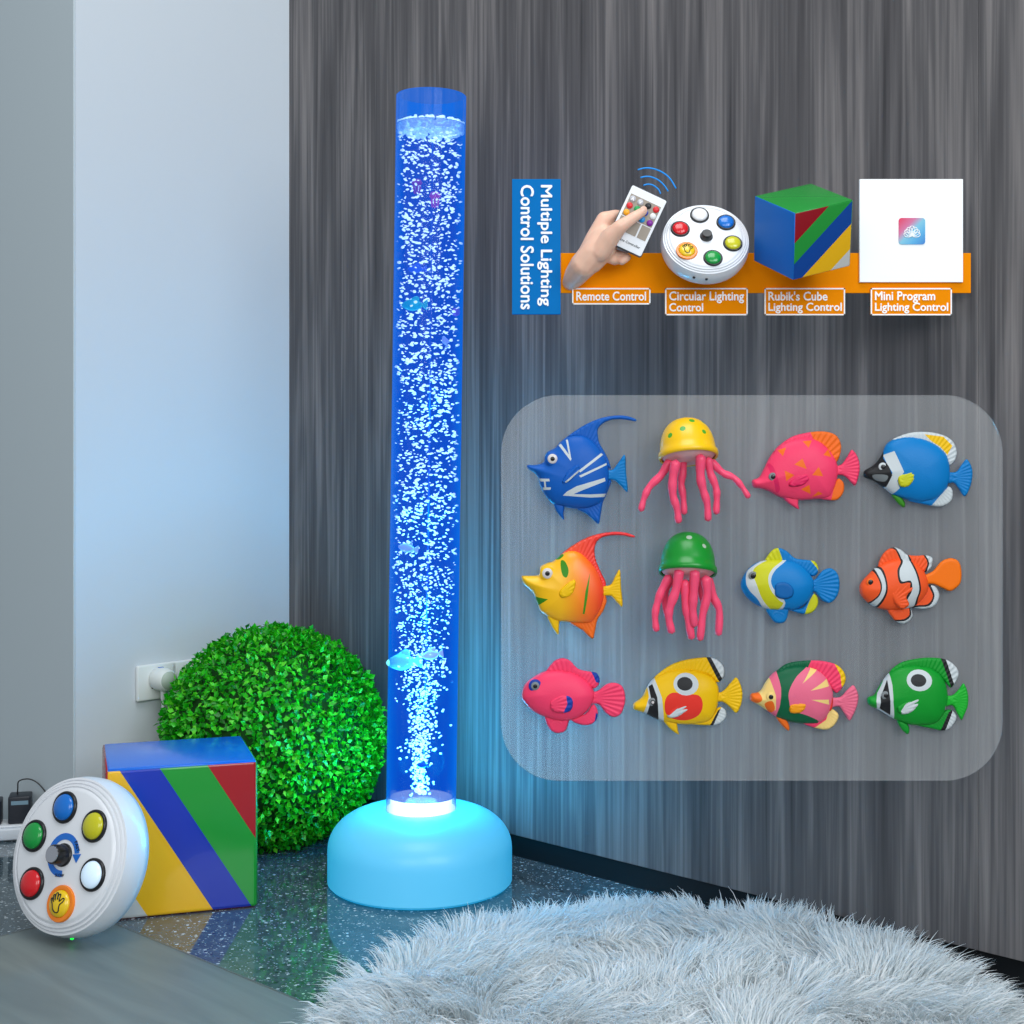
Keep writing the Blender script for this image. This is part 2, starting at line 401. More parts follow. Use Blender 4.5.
# ---------------------------------------------------------------- boxwood ball
bc = at(273, 738, 2.225); bc = Vector((bc.x, bc.y, .163)); br = .174
ball = thing('topiary_ball', 'round bright green artificial boxwood ball in the corner behind the cube', 'plant', (bc.x, bc.y, 0))
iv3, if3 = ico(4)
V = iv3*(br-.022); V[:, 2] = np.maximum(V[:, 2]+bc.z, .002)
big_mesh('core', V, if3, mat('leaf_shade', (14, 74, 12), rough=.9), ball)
NL = 17000
cubeA = Vector((-.532, 1.832)); ang = math.atan2(.303, .953)
cax = Vector((math.cos(ang), math.sin(ang))); cay = Vector((-math.sin(ang), math.cos(ang)))
LV, LF = [], []; nn = 0
for i in range(NL):
    z = 1-2*(i+.5)/NL; th = i*2.399963+random.gauss(0, .3); r_ = math.sqrt(max(0, 1-z*z))
    nrm = Vector((r_*math.cos(th), r_*math.sin(th), z))
    lump = .006*math.sin(nrm.x*23+1)*math.sin(nrm.y*21+2)*math.sin(nrm.z*22)
    rad = br-.026*random.random()**1.6+lump
    p = nrm*rad+Vector((0, 0, bc.z))
    if p.z < .006: continue
    w = Vector((p.x+bc.x, p.y+bc.y)); q = w-cubeA
    if q.dot(cay) < .190 and -.01 < q.dot(cax) < .21 and p.z < .21: continue
    if (Vector((w.x, w.y, 0))-C0).dot(NN) < .012: continue
    d = (nrm*.8+Vector((random.gauss(0, .7), random.gauss(0, .7), random.gauss(0, .7)))).normalized()
    s_ = d.cross(nrm+Vector((.3*random.random(), .2, .1))).normalized(); up = s_.cross(d).normalized()
    l = random.uniform(.008, .0125); wd = l*random.uniform(.30, .40)
    LV += [p, p+d*l*.45+s_*wd+up*l*.12, p+d*l-up*l*.05, p+d*l*.45-s_*wd+up*l*.12, p+d*l*.5-up*l*.03]
    LF += [(nn, nn+1, nn+4), (nn+1, nn+2, nn+4), (nn+2, nn+3, nn+4), (nn+3, nn, nn+4)]; nn += 5
LEAF = island_mat('boxwood_leaf', [(0, (12, 118, 12)), (.35, (24, 172, 16)), (.7, (52, 212, 24)), (1, (120, 240, 56))], .35, .5, .28)
fol = big_mesh('foliage', np.array([v[:] for v in LV]), np.array(LF), LEAF, ball, smooth=True); fol['kind'] = 'stuff'

# ---------------------------------------------------------------- striped cubes
VY = lambda n, c: mat(n, c, rough=.26, coat=.25, bump=.05, bscale=40)
V_BLUE = VY('vinyl_blue', (0, 108, 222)); V_GREEN = VY('vinyl_green', (22, 140, 50)); V_RED = VY('vinyl_red', (165, 14, 28))
def stripe_mat(name, S_, stops, flip=False, k=.62, ax='X'):
    """diagonal bands over a face of side S_, from its lower left corner at the local origin"""
    m, nt, p, out = nodes(name); N, K = nt.nodes.new, nt.links.new
    tc = N('ShaderNodeTexCoord'); sp = N('ShaderNodeSeparateXYZ'); K(tc.outputs['Object'], sp.inputs[0])
    def mth(op, a, b):
        q = N('ShaderNodeMath'); q.operation = op
        for i, v in enumerate((a, b)):
            if hasattr(v, 'node'): K(v, q.inputs[i])
            else: q.inputs[i].default_value = v
        return q.outputs[0]
    u = mth('DIVIDE', sp.outputs[ax], S_)
    if flip: u = mth('SUBTRACT', 1.0, u)
    v = mth('SUBTRACT', 1.0, mth('DIVIDE', sp.outputs['Z'], S_))
    w = mth('DIVIDE', mth('ADD', mth('SUBTRACT', u, mth('MULTIPLY', v, k)), 1.0), 2.0)
    r = N('ShaderNodeValToRGB'); r.color_ramp.interpolation = 'CONSTANT'; K(w, r.inputs[0])
    el = r.color_ramp.elements; el[0].position = 0; el[0].color = rgb(*stops[0][1]); el[1].position = (stops[1][0]+1)/2; el[1].color = rgb(*stops[1][1])
    for t, c in stops[2:]: el.new((t+1)/2).color = rgb(*c)
    K(r.outputs[0], p.inputs['Base Color']); p.inputs['Roughness'].default_value = .26; p.inputs['Coat Weight'].default_value = .25
    n = N('ShaderNodeTexNoise'); n.inputs['Scale'].default_value = 40; K(tc.outputs['Object'], n.inputs['Vector'])
    b = N('ShaderNodeBump'); b.inputs['Strength'].default_value = .05; b.inputs['Distance'].default_value = .001
    K(n.outputs['Fac'], b.inputs['Height']); K(b.outputs[0], p.inputs['Normal'])
    return m
STR = [(-1, (205, 205, 200)), (-.35, (244, 186, 4)), (.085, (8, 48, 172)), (.34, (18, 150, 46)), (.65, (168, 10, 24))]
def soft_cube(root, W, Dp, Hh, mats, bev):
    """mats: front(-y), right(+x), back(+y), left(-x), top, bottom"""
    bm = bmesh.new(); bmesh.ops.create_cube(bm, size=1)
    for v in bm.verts: v.co = Vector(((v.co.x+.5)*W, (v.co.y+.5)*Dp, (v.co.z+.5)*Hh))
    bmesh.ops.bevel(bm, geom=list(bm.edges), offset=bev, segments=4, profile=.5, affect='EDGES')
    dirs = [Vector((0,-1,0)), Vector((1,0,0)), Vector((0,1,0)), Vector((-1,0,0)), Vector((0,0,1)), Vector((0,0,-1))]
    for f in bm.faces: f.normal_update(); f.material_index = max(range(6), key=lambda i: f.normal.dot(dirs[i])+(.02 if i == 0 else 0)); f.smooth = True
    me = bpy.data.meshes.new('padded_body'); bm.to_mesh(me); bm.free()
    for m in mats: me.materials.append(m)
    o = bpy.data.objects.new('padded_body', me); col.objects.link(o); o.parent = root
    e = bev*.42
    def pipe(name, pts, m, r=None):
        q = MB(); q.tube(pts, r or bev*.28, 8); q.build(name, m, root)
    a, b, c_ = W-e, Dp-e, Hh-e
    pipe('seam_piping', [(e*1.5, e, c_), (a-e*.5, e, c_)], mats[4]); pipe('seam_piping', [(a, e, e*1.5), (a, e, c_-e*.5)], V_GREEN)
    pipe('seam_piping', [(e, e, e*1.5), (e, e, c_-e*.5)], mats[3]); pipe('seam_piping', [(a, e*1.5, c_), (a, b-e, c_)], V_GREEN if mats[4] is V_BLUE else mats[4])
    pipe('seam_piping', [(e, e*1.5, c_), (e, b-e, c_)], mats[3])
CW, CD, CHt = .198, .176, .199
cube = thing('padded_cube', 'large shiny cube with diagonal yellow, blue, green and red stripes on the floor', 'cube', (cubeA.x, cubeA.y, 0), 'striped control cubes', Matrix.Rotation(ang, 3, 'Z'))
soft_cube(cube, CW, CD, CHt, [stripe_mat('cube_stripes', CW, STR), V_GREEN, V_RED, V_RED, V_BLUE, V_RED], .006)

# ---------------------------------------------------------------- round button controllers
def controller(root, Rr, order, hand_i, lit_i, t, tiny=False):
    """face normal +z, face at z=0; order: (angle, material)"""
    k = Rr
    prof = [(0, -t, 0), (k*.90, -t), (k*.97, -t*.93), (k*1.0, -t*.72), (k*1.0, -t*.45), (k*.985, -t*.30)]
    for j, rr in enumerate((.95, .905, .86)):
        zz = -t*(.20-.055*j)
        prof += [(k*(rr+.028), zz-t*.03), (k*(rr+.020), zz+t*.035), (k*(rr-.004), zz+t*.045), (k*(rr-.014), zz+t*.01)]
    prof += [(k*.82, -t*.015), (k*.79, 0), (0, 0)]
    m = MB(); m.lathe(prof, 96); m.build('body', WHITE, root, angle=.9)
    rb = k*(.615 if tiny else .593); br_ = k*(.182 if tiny else .170)
    for i, (a, mt) in enumerate(order):
        x, y = rb*math.cos(math.radians(a)), rb*math.sin(math.radians(a)); T = Matrix.Translation((x, y, 0))
        hnd = i == hand_i
        q = MB(); e = br_*1.0
        pr = [(e*1.02, .0, 0)] + [(e*math.cos(s*math.pi/16)*.98, k*.03+e*.42*math.sin(s*math.pi/16)) for s in range(0, 9)]
        q.lathe(pr, 40, 0, T); dome = q.build('hand_button' if hnd else 'push_button', mt, root)
        q = MB(); w = 1.34 if hnd else 1.20
        q.lathe([(e*w, 0), (e*w, k*.018), (e*(w-.05), k*.034), (e*1.06, k*.040), (e*1.0, k*.036), (e*.97, k*.01)], 40, 0, T)
        q.build('bezel', BORANGE if hnd else BLACK, dome, angle=.8)
        if hnd:       # black line drawing of an open hand
            s = e*.016
            pts = [(14,-34),(22,-8),(36,2),(44,14),(38,20),(24,10),(20,12),(24,36),(18,40),(12,34),(10,16),(8,44),(1,48),(-4,44),(-4,16),(-10,40),(-17,41),(-20,36),(-14,10),(-26,28),(-33,26),(-32,20),(-22,0),(-20,-20),(-10,-36),(4,-40),(14,-34)]
            P3 = [Vector((x+px*s, y+py*s, k*.03+e*.42*math.sqrt(max(0, 1-(px*.016)**2-(py*.016)**2))+.0002)) for px, py in smooth_open([(p[0], p[1]) for p in pts], 3)]
            q = MB(); q.tube(P3, e*.045, 6); q.build('hand_drawing', INK, dome)
    kh = k*(.13 if tiny else .20)
    q = MB(); q.lathe([(k*.145, 0), (k*.145, k*.02), (k*.13, k*.03), (k*.12, kh-k*.015), (k*.11, kh), (0, kh)], 40); knob = q.build('knob', BLACK, root, angle=.6)
    q = MB(); q.lathe([(k*.105, kh-.0001), (k*.10, kh+k*.01), (0, kh+k*.008)], 40); q.build('knob_cap', CHROME if not tiny else BLACK, knob, angle=.6)
    if tiny: return
    q = MB(); vs = []; fs = []; n = 40; r0, r1 = k*.19, k*.27
    for s in range(n+1):
        a = math.radians(268-(268-(-2))*s/n)
        vs += [(r0*math.cos(a), r0*math.sin(a), .0006), (r1*math.cos(a), r1*math.sin(a), .0006)]
    for s in range(n): fs.append((2*s, 2*s+1, 2*s+3, 2*s+2))
    q.add(vs, fs)
    a = math.radians(-4); c0 = Vector((math.cos(a), math.sin(a), 0)); tn = Vector((math.sin(a), -math.cos(a), 0))
    q.add([c0*k*.155+Vector((0,0,.0006)), c0*k*.305+Vector((0,0,.0006)), c0*k*.23+tn*k*.11+Vector((0,0,.0006))], [(0, 1, 2)])
    arrow = q.build('speed_arrow', DECAL, root, smooth=False, recalc=False)
    text_obj('SLOW', 'lettering', INK, arrow, width=k*.15, bold=.012, depth=.0003, M=Matrix.Translation((-k*.125, -k*.252, .0007)) @ Matrix.Rotation(math.radians(-8), 4, 'Z'))
    text_obj('FAST', 'lettering', INK, arrow, width=k*.14, bold=.012, depth=.0003, M=Matrix.Translation((k*.185, k*.135, .0007)) @ Matrix.Rotation(math.radians(-68), 4, 'Z'))
ex = Vector((.88, -.415, .233)).normalized(); nz = Vector((-.468, -.831, .288)); nz = (nz-ex*nz.dot(ex)).normalized(); ey = nz.cross(ex)
RM = Matrix((ex, ey, nz)).transposed()
cpos = at(63.6, 855, 1.752)
ctl = thing('button_controller', 'big white round controller with six coloured buttons leaning on floor cube', 'controller', cpos, 'round button controllers', RM)
controller(ctl, .0985, [(90, BLUE), (30, YELL), (-30, BWLIT), (-90, GOLD), (210, RED), (150, GREEN)], 3, 2, .052)
q = MB(); ld = Vector((-.010, -.0970, -.030)); q.lathe([(.0025, 0), (.0022, .0022), (0, .003)], 16, 0, Matrix.Translation(ld) @ Matrix.Rotation(math.pi/2, 4, 'X'))
q.build('status_light', mat('green_led', (20, 200, 60), emit=(10, 235, 60), es=2.0), ctl)

# ---------------------------------------------------------------- shaggy rug
rc = Vector((.17, 1.45, 0)); rr = .358
rug = thing('shaggy_rug', 'round pale grey white shaggy rug in the foreground', 'rug', (rc.x, rc.y, 0))
mb = MB(); mb.lathe([(0, 0), (rr-.004, 0), (rr, .003), (rr-.006, .011), (rr-.05, .016), (0, .017)], 80)
mb.build('backing', mat('rug_base', (215, 222, 225), rough=.95), rug)
NS = 62000
a = rng.random(NS)*2*np.pi; rad = rr*np.sqrt(rng.random(NS))
x = rad*np.cos(a); y = rad*np.sin(a)
cs = .040; gi = np.floor(x/cs).astype(int); gj = np.floor(y/cs).astype(int)
hsh = lambda i, j, k: np.modf(np.abs(np.sin(i*127.1+j*311.7+k*74.7)*43758.5453))[0]
ccx = (gi+.2+.6*hsh(gi, gj, 1))*cs; ccy = (gj+.2+.6*hsh(gi, gj, 2))*cs
fld = 1.3*np.sin(x*9+1.2)+1.1*np.sin(y*11-.5)+.9*np.sin((x+y)*17+2)+.8*np.sin((x-y)*23)
dirn = fld+(hsh(gi, gj, 3)-.5)*1.6+rng.normal(0, .34, NS)
ed = np.clip((rad-rr*.86)/(rr*.14), 0, 1)
dx = np.cos(dirn)*(1-ed)+np.cos(a)*ed; dy = np.sin(dirn)*(1-ed)+np.sin(a)*ed
ln = (.040+.020*hsh(gi, gj, 4)+rng.normal(0, .007, NS)); lean = .74+.20*hsh(gi, gj, 5)
P0 = np.stack([x, y, np.full(NS, .012)-.008*ed], 1)
tipx = x+dx*ln*lean+(ccx-x)*.30; tipy = y+dy*ln*lean+(ccy-y)*.30; tipz = .014+ln*np.sqrt(1-np.minimum(lean, .95)**2)*(1-.55*ed)+rng.normal(0, .003, NS)
P2 = np.stack([tipx, tipy, np.maximum(tipz, .006)], 1)
P1 = P0*.5+P2*.5; P1[:, 2] += .010*(1-.4*ed)
for Pq in (P0, P1, P2):      # the fur stops at the wall
    dw = (Pq[:, 0]+rc.x-C0.x)*NN.x+(Pq[:, 1]+rc.y-C0.y)*NN.y; k_ = np.minimum(dw-.004, 0)
    Pq[:, 0] -= k_*NN.x; Pq[:, 1] -= k_*NN.y; Pq[:, 2] -= k_*.5
sa = rng.random(NS)*np.pi; sd = np.stack([np.cos(sa), np.sin(sa), rng.normal(0, .3, NS)], 1)*(.00085*(.7+.6*rng.random(NS)))[:, None]
Vf = np.stack([P0-sd, P0+sd, P1-sd*.85, P1+sd*.85, (P1+P2)/2+np.array([0, 0, .003])-sd*.6, (P1+P2)/2+np.array([0, 0, .003])+sd*.6, P2-sd*.12, P2+sd*.12], 1).reshape(-1, 3)
bs = (np.arange(NS)*8)[:, None]
Ff = np.concatenate([bs+np.array([0, 1, 3, 2]), bs+np.array([2, 3, 5, 4]), bs+np.array([4, 5, 7, 6])])
FUR = island_mat('rug_fur', [(0, (214, 224, 228)), (.5, (238, 243, 244)), (1, (252, 253, 253))], .8, .15, .42)
pile = big_mesh('pile', Vf, Ff, FUR, rug, smooth=True); pile['kind'] = 'stuff'

# ---------------------------------------------------------------- sockets, power strip, adapters
def on_white(px, py):
    """point of the white wall seen at this pixel"""
    t = (px-512)/F
    s = (C0.x-t*C0.y)/(t*NN.y-NN.x)
    s = (t*C0.y-C0.x)/(NN.x-t*NN.y)
    P = C0+NN*s; return Vector((P.x, P.y, CH-(py-HZ)/F*P.y)), s
def wall_socket(px, py, label, plug):
    P, s = on_white(px, py); Y = P.y
    Mw = Matrix((( -NN.x, D.x, 0), (-NN.y, D.y, 0), (0, 0, 1))) # x to the right seen from the room, y out of wall
    r = thing('wall_socket', label, 'socket', P, 'white wall sockets', Matrix(((-NN.x, -D.x, 0), (-NN.y, -D.y, 0), (0, 0, 1))))
    m = MB(); m.box((-.037, -.009, -.029), (.037, 0, .029)); m.build('face_plate', mat('socket_white', (226, 230, 228), rough=.35), r, bevel=.003, bseg=3)
    m = MB()
    for sx, sz, tl in ((-.008, -.006, .5), (.008, -.006, -.5), (0, .012, 0)):
        m.box((-.0012, -.0096, -.005), (.0012, -.0085, .005), 0, Matrix.Translation((sx, 0, sz)) @ Matrix.Rotation(tl, 4, 'Y'))
    m.build('pin_slot', BLACK, r, smooth=False)
    return r, P, Mw
s1, P1_, _ = wall_socket(154.5, 681, 'white wall socket plate with plug pushed in, left of green ball', True)
s2, P2_, _ = wall_socket(187.5, 676.5, 'white wall socket plate half hidden behind green ball', False)
RotW = Matrix(((-NN.x, -D.x, 0), (-NN.y, -D.y, 0), (0, 0, 1)))
plug = thing('power_plug', 'white plug with grey face and hanging cord in wall socket', 'plug', P1_+RotW @ Vector((.001, -.0095, .005)), None, RotW)
Mx = Matrix.Rotation(math.pi/2, 4, 'X')
m = MB(); m.lathe([(0, 0), (.018, 0), (.019, .004), (.019, .020), (.0165, .029), (.0145, .031), (0, .031)], 32, 0, Mx); m.build('plug_body', mat('plug_white', (222, 226, 222), rough=.4), plug)
m = MB(); m.lathe([(.0148, .0305), (.0135, .0345), (0, .0350)], 32, 0, Mx); m.build('plug_face', mat('plug_grey', (172, 186, 172), rough=.45), plug)
m = MB(); m.tube(smooth_open([(0, -.014, -.014), (0, -.014, -.030), (.001, -.012, -.06), (.006, -.006, -.12), (.01, -.005, -.18)], 5), [.0042]*6+[.0026]*15, 10); m.build('cord', mat('cord_white', (220, 225, 225), rough=.5), plug)
m = MB(); m.box((-.004, -.010, .0175), (.004, -.005, .0195)); m.build('blue_mark', BLUE, plug, smooth=False)

sp_ = Vector((-.800, 2.208, 0)); dirn_ = math.atan2(NN.y, NN.x)+math.pi   # along the left wall foot
strip = thing('power_strip', 'long white power strip lying on the floor at left edge', 'power strip', sp_, None, Matrix.Rotation(math.radians(14), 3, 'Z'))
m = MB(); m.box((-.22, 0, .002), (.12, .055, .021)); m.build('housing', mat('strip_white', (214, 220, 226), rough=.35), strip, bevel=.003, bseg=3)
m = MB(); m.box((-.215, .005, .021), (.115, .05, .0245)); m.build('lid', mat('strip_lid', (226, 230, 234), rough=.3), strip, bevel=.0015)
m = MB(); m.box((-.215, .004, 0), (.115, .05, .003)); m.build('foot', mat('strip_foot', (90, 96, 104), rough=.6), strip)
Rs = Matrix.Rotation(math.radians(14), 3, 'Z')
def adapter(lx, label, w, h, band):
    a_ = thing('power_adapter', label, 'adapter', sp_+Rs @ Vector((lx, .012, .0247)), 'black adapters on the power strip', Rs)
    m = MB(); m.box((-w, 0, 0), (w, .036, h)); m.build('housing', DARKF, a_, bevel=.0025, bseg=3)
    if band:
        m = MB(); m.box((-w*.72, -.0006, h*.70), (w*.80, .002, h*.84)); m.build('label_sticker', mat('sticker', (120, 150, 166), rough=.4), a_, smooth=False)
        m = MB(); pts = [(-w*.25, .016, h-.002), (-w*.22, .016, h+.010), (-.002, .016, h+.021), (.012, .015, h+.024), (.026, .012, h+.018), (.040, .006, h+.002), (.052, 0, h-.025), (.058, -.002, .006)]
        m.tube(smooth_open(pts, 6), .0011, 8); m.build('cable', BLACK, a_)
    return a_
adapter(.0205, 'black box adapter with pale sticker and looping cable, on white strip', .0170, .0435, True)
adapter(-.032, 'black adapter cut by left photo edge, no cable showing', .025, .038, False)

# ---------------------------------------------------------------- sign (stands off the wood wall on rods)
YS = 1.620; s_ = YS/F
def pX(px): return (px-512)*s_
def pZ(py): return CH-(py-HZ)*s_
def plate(name, x0, y0, x1, y1, yf, yb, m, parent, org, r=0.0, bev=.0004):
    q = MB(); X0, X1, Z0, Z1 = pX(x0)-org.x, pX(x1)-org.x, pZ(y1)-org.z, pZ(y0)-org.z
    if r: q.prism(rounded_rect(X0, Z0, X1, Z1, r, 5), yf-org.y, yb-org.y); return q.build(name, m, parent, bevel=bev, smooth=False)
    q.box((X0, yf-org.y, Z0), (X1, yb-org.y, Z1)); return q.build(name, m, parent, bevel=bev, smooth=False)
def rod(root, org, px, py, yb, scale, r=.004):
    X = (px-512)*scale; Z = CH-(py-HZ)*scale
    q = MB(); q.tube([(X-org.x, yb-org.y+.0006, Z-org.z), (X-org.x, wall_y(X)-.0003-org.y, Z-org.z)], r, 12, caps=False); q.build('standoff_rod', STEEL, root)
ob = Vector((pX(766), YS, pZ(273)))
banner = thing('orange_banner', 'long orange sign band carrying the hand, controller, cube and white card', 'sign', ob)
plate('band', 560, 253, 971, 293, YS, YS+.003, SIGNO, banner, ob)
for px in (700, 800, 905): rod(banner, ob, px, 257, YS+.003, s_)
o2 = Vector((pX(536), YS, pZ(247)))
bsign = thing('blue_sign', 'upright blue sign reading Multiple Lighting Control Solutions', 'sign', o2)
plate('board', 512, 179.5, 560.6, 314.5, YS-.003, YS+.003, SIGNB, bsign, o2)
rod(bsign, o2, 541, 212, YS+.003, s_)
Rt = Matrix.Rotation(-math.pi/2, 4, 'Z')
for s, x0_, x1_, y0_, y1_ in (('Multiple Lighting', 537.5, 551.8, 186, 306), ('Control Solutions', 520.8, 533.5, 186, 309.5)):
    wd = (y1_-y0_)*s_; hh = (x1_-x0_)*s_
    Mt = Matrix.Translation((pX(x0_)-o2.x, -.003, pZ(y0_)-o2.z)) @ FACE @ Rt
    text_obj(s, 'lettering', TXT, bsign, width=wd, height=hh, bold=.020, M=Mt)
def label_plate(x0, y0, x1, y1, lines, label):
    o = Vector((pX((x0+x1)/2), YS-.0001, pZ(y1)))
    r = thing('label_plate', label, 'label', o, 'orange name labels')
    plate('plate', x0, y0, x1, y1, YS-.003, YS-.0001, SIGNO, r, o, r=.0015, bev=.0003)
    q = MB(); w = 1.3
    for a_, b_, c_, d_ in ((x0, y0, x1, y0+w), (x0, y1-w, x1, y1), (x0, y0, x0+w, y1), (x1-w, y0, x1, y1)):
        q.box((pX(a_)-o.x, -.0034, pZ(d_)-o.z), (pX(c_)-o.x, -.0028, pZ(b_)-o.z))
    q.build('border', TXT, r, smooth=False)
    for s, tx0, tx1, ty0, ty1 in lines:
        text_obj(s, 'lettering', TXT, r, width=(tx1-tx0)*s_, height=(ty1-ty0)*s_, bold=.020, M=Matrix.Translation((pX(tx0)-o.x, -.0029, pZ(ty1)-o.z)) @ FACE)
label_plate(572, 288.4, 650.2, 304.8, [('Remote Control', 576.3, 645.5, 292.2, 300.8)], 'small orange label reading Remote Control')
label_plate(664.8, 288.4, 747.3, 315.6, [('Circular Lighting', 669, 743.3, 292, 303.4), ('Control', 669, 702.5, 303.6, 311.6)], 'orange label reading Circular Lighting Control')
label_plate(764, 288.4, 844.4, 315.6, [("Rubik's Cube", 768, 826.5, 292, 300.8), ('Lighting Control', 768, 840.8, 303.2, 313.6)], 'orange label under the small cube, ends in Cube Lighting Control')
label_plate(870, 288.4, 951, 315.6, [('Mini Program', 874.3, 934, 292, 303.2), ('Lighting Control', 874.3, 947, 303.2, 313.6)], 'orange label reading Mini Program Lighting Control')
# the card
oc = Vector((pX(910.5), YS, pZ(282.5)))
card = thing('white_card', 'square white card with a small pink and blue icon', 'card', oc)
plate('card_sheet', 858.8, 179.7, 962, 282.6, YS-.004, YS-.0002, mat('card_white', (250, 250, 250), rough=.5), card, oc)
def icon_mat():
    m, nt, p, out = nodes('icon_gradient'); N, K = nt.nodes.new, nt.links.new
    tc = N('ShaderNodeTexCoord'); sp = N('ShaderNodeSeparateXYZ'); K(tc.outputs['Object'], sp.inputs[0])
    a_ = N('ShaderNodeMath'); a_.operation = 'SUBTRACT'; K(sp.outputs['X'], a_.inputs[0]); K(sp.outputs['Z'], a_.inputs[1])
    mr = N('ShaderNodeMapRange'); mr.inputs[1].default_value = -.028; mr.inputs[2].default_value = .028; K(a_.outputs[0], mr.inputs[0])
    r = N('ShaderNodeValToRGB'); K(mr.outputs[0], r.inputs[0]); e = r.color_ramp.elements
    e[0].color = rgb(222, 20, 80); e[1].color = rgb(40, 125, 200)
    for t, c in ((.3, (205, 105, 150)), (.5, (120, 190, 215)), (.75, (70, 165, 215))): e.new(t).color = rgb(*c)
    K(r.outputs[0], p.inputs['Base Color']); p.inputs['Roughness'].default_value = .5; return m
ic = Vector((pX(910.8), YS-.004, pZ(231.8))); h = 13.2*s_
q = MB(); q.prism(rounded_rect(-h, -h, h, h, .0035), -.0008, 0); icon = q.build('icon', icon_mat(), card, smooth=False); icon.location = ic-oc
q = MB()
for ln_, tl in ((9.6, 0), (9.0, 27), (9.0, -27), (8.6, 54), (8.6, -54), (8.2, 78), (8.2, -78)):
    pts = []; ca, sa_ = math.cos(math.radians(tl)), math.sin(math.radians(tl))
    for k in range(25):
        t = k/24*2*math.pi; zz = ln_*(1-math.cos(t))/2; xx = ln_*.24*math.sin(t)*(1.15-.35*math.cos(t))*(1 if zz > .5 else .6)
        pts.append(((xx*ca+zz*sa_)*s_, -.001, (-xx*sa_+zz*ca-4.6)*s_))
    q.tube(pts, .40*s_, 6, caps=False)
q.build('lotus_emblem', TXT, icon)
# small cube
def rotm(a, b, c):
    ca, sa, cb, sb, cc, s3 = math.cos(a), math.sin(a), math.cos(b), math.sin(b), math.cos(c), math.sin(c)
    return Matrix(((cc, 0, s3), (0, 1, 0), (-s3, 0, cc))) @ Matrix(((1, 0, 0), (0, cb, -sb), (0, sb, cb))) @ Matrix(((ca, -sa, 0), (sa, ca, 0), (0, 0, 1)))
RC = rotm(.4055, .48, -.0764)
# the cube's local +x runs to the right and back; its left face is local -x... front corner edge at local (0,0)
Sc = .0760
RCq = RC
ctr = Vector((.3213, 1.55, .8590))
low = max((RCq @ Vector(((i-.5)*Sc, (j-.5)*Sc, (k_-.5)*Sc))).y for i in (0, 1) for j in (0, 1) for k_ in (0, 1))
yc = YS-low-.0002; ctr = Vector((ctr.x*yc/1.55, yc, CH+(ctr.z-CH)*yc/1.55)); Sc *= yc/1.55
org = ctr-RCq @ Vector((Sc/2, Sc/2, Sc/2))
c2 = thing('padded_cube', 'small green topped cube with blue side and stripes, fixed to orange band', 'cube', org, 'striped control cubes', RCq)
STR2 = [(-1, (212, 212, 208)), (-.94, (250, 190, 20)), (-.45, (4, 70, 155)), (0, (34, 150, 58)), (.40, (150, 12, 28))]
soft_cube(c2, Sc, Sc, Sc, [stripe_mat('small_cube_stripes', Sc, STR2, flip=True, k=1.3), V_GREEN, V_RED, mat('vinyl_light_blue', (10, 110, 204), rough=.45, spec=.25), V_GREEN, V_RED], .0018)
# small controller
nrm = Vector((0, -.875, .484)).normalized(); exx = Vector((1, 0, 0)); eyy = nrm.cross(exx)
cp = at(706.3, 236.6, YS-.040)
ct2 = thing('button_controller', 'small white round controller with six buttons mounted on orange band', 'controller', cp, 'round button controllers', Matrix((exx, eyy, nrm)).transposed())
controller(ct2, 44.2*(YS-.036)/F, [(100.7, BWHITE), (40, BLUE), (-19, YELL), (-80, GREEN), (221, GOLD), (160, RED)], 4, -1, .026, tiny=True)
q = MB()
for a in (-108, -92):
    q.lathe([(.0016, 0), (.0014, .001), (0, .0012)], 12, 0, Matrix.Translation((44.2*YS/F*.98*math.cos(math.radians(a)), 44.2*YS/F*.98*math.sin(math.radians(a)), -.012)) @ Matrix.Rotation(math.radians(a), 4, 'Z') @ Matrix.Rotation(math.pi/2, 4, 'Y'))
q.build('port', BLACK, ct2)

# ---------------------------------------------------------------- remote in a hand
YR = YS-.040; sr = YR/F
def rp(px, py, dy=0.): return Vector(((px-512)*sr, YR+dy, CH-(py-HZ)*sr))
ro = rp(636.4, 221.2)
th = math.radians(-25.2); RR = Matrix.Rotation(-th, 3, 'Y')
rem = thing('remote_control', 'slim white remote control with coloured round buttons held in hand', 'remote', ro, None, RR)
Wd, Hd = 38*sr, 61.4*sr
q = MB(); q.prism(rounded_rect(-Wd/2, -Hd/2, Wd/2, Hd/2, .002), -.003, .003); q.build('body', mat('remote_white', (238, 240, 244), rough=.4), rem, bevel=.0005, smooth=False)
q = MB(); q.prism(rounded_rect(-Wd/2-.0009, -Hd/2-.0009, Wd/2+.0009, Hd/2+.0009, .0026), -.0022, .0036); q.build('edge', mat('remote_edge', (40, 46, 52), rough=.4), rem, bevel=.0004, smooth=False)
def ru(u, v): return Vector(((u-19)*sr, 0, (30.7-v)*sr))
RG = mat('remote_panel', (158, 146, 132), rough=.5)
q = MB()
for u0, v0, u1, v1 in ((2.6, 8.2, 35.4, 31), (2.6, 32, 24.3, 45.8), (26, 32, 35.4, 45.8)):
    a_, b_ = ru(u0, v1), ru(u1, v0); q.box((a_.x, -.0034, a_.z), (b_.x, -.0028, b_.z))
q.build('key_panel', RG, rem, smooth=False)
kc_ = {'w': (232, 232, 232), 'k': (26, 26, 30), 'r': (222, 36, 44), 'g': (30, 160, 84), 'b': (40, 70, 190), 'y': (246, 170, 20), 'c': (30, 150, 225), 'p': (130, 24, 150), 's': (190, 190, 196), 'o': (240, 110, 40)}
km = {k: mat('key_'+k, c, rough=.35) for k, c in kc_.items()}
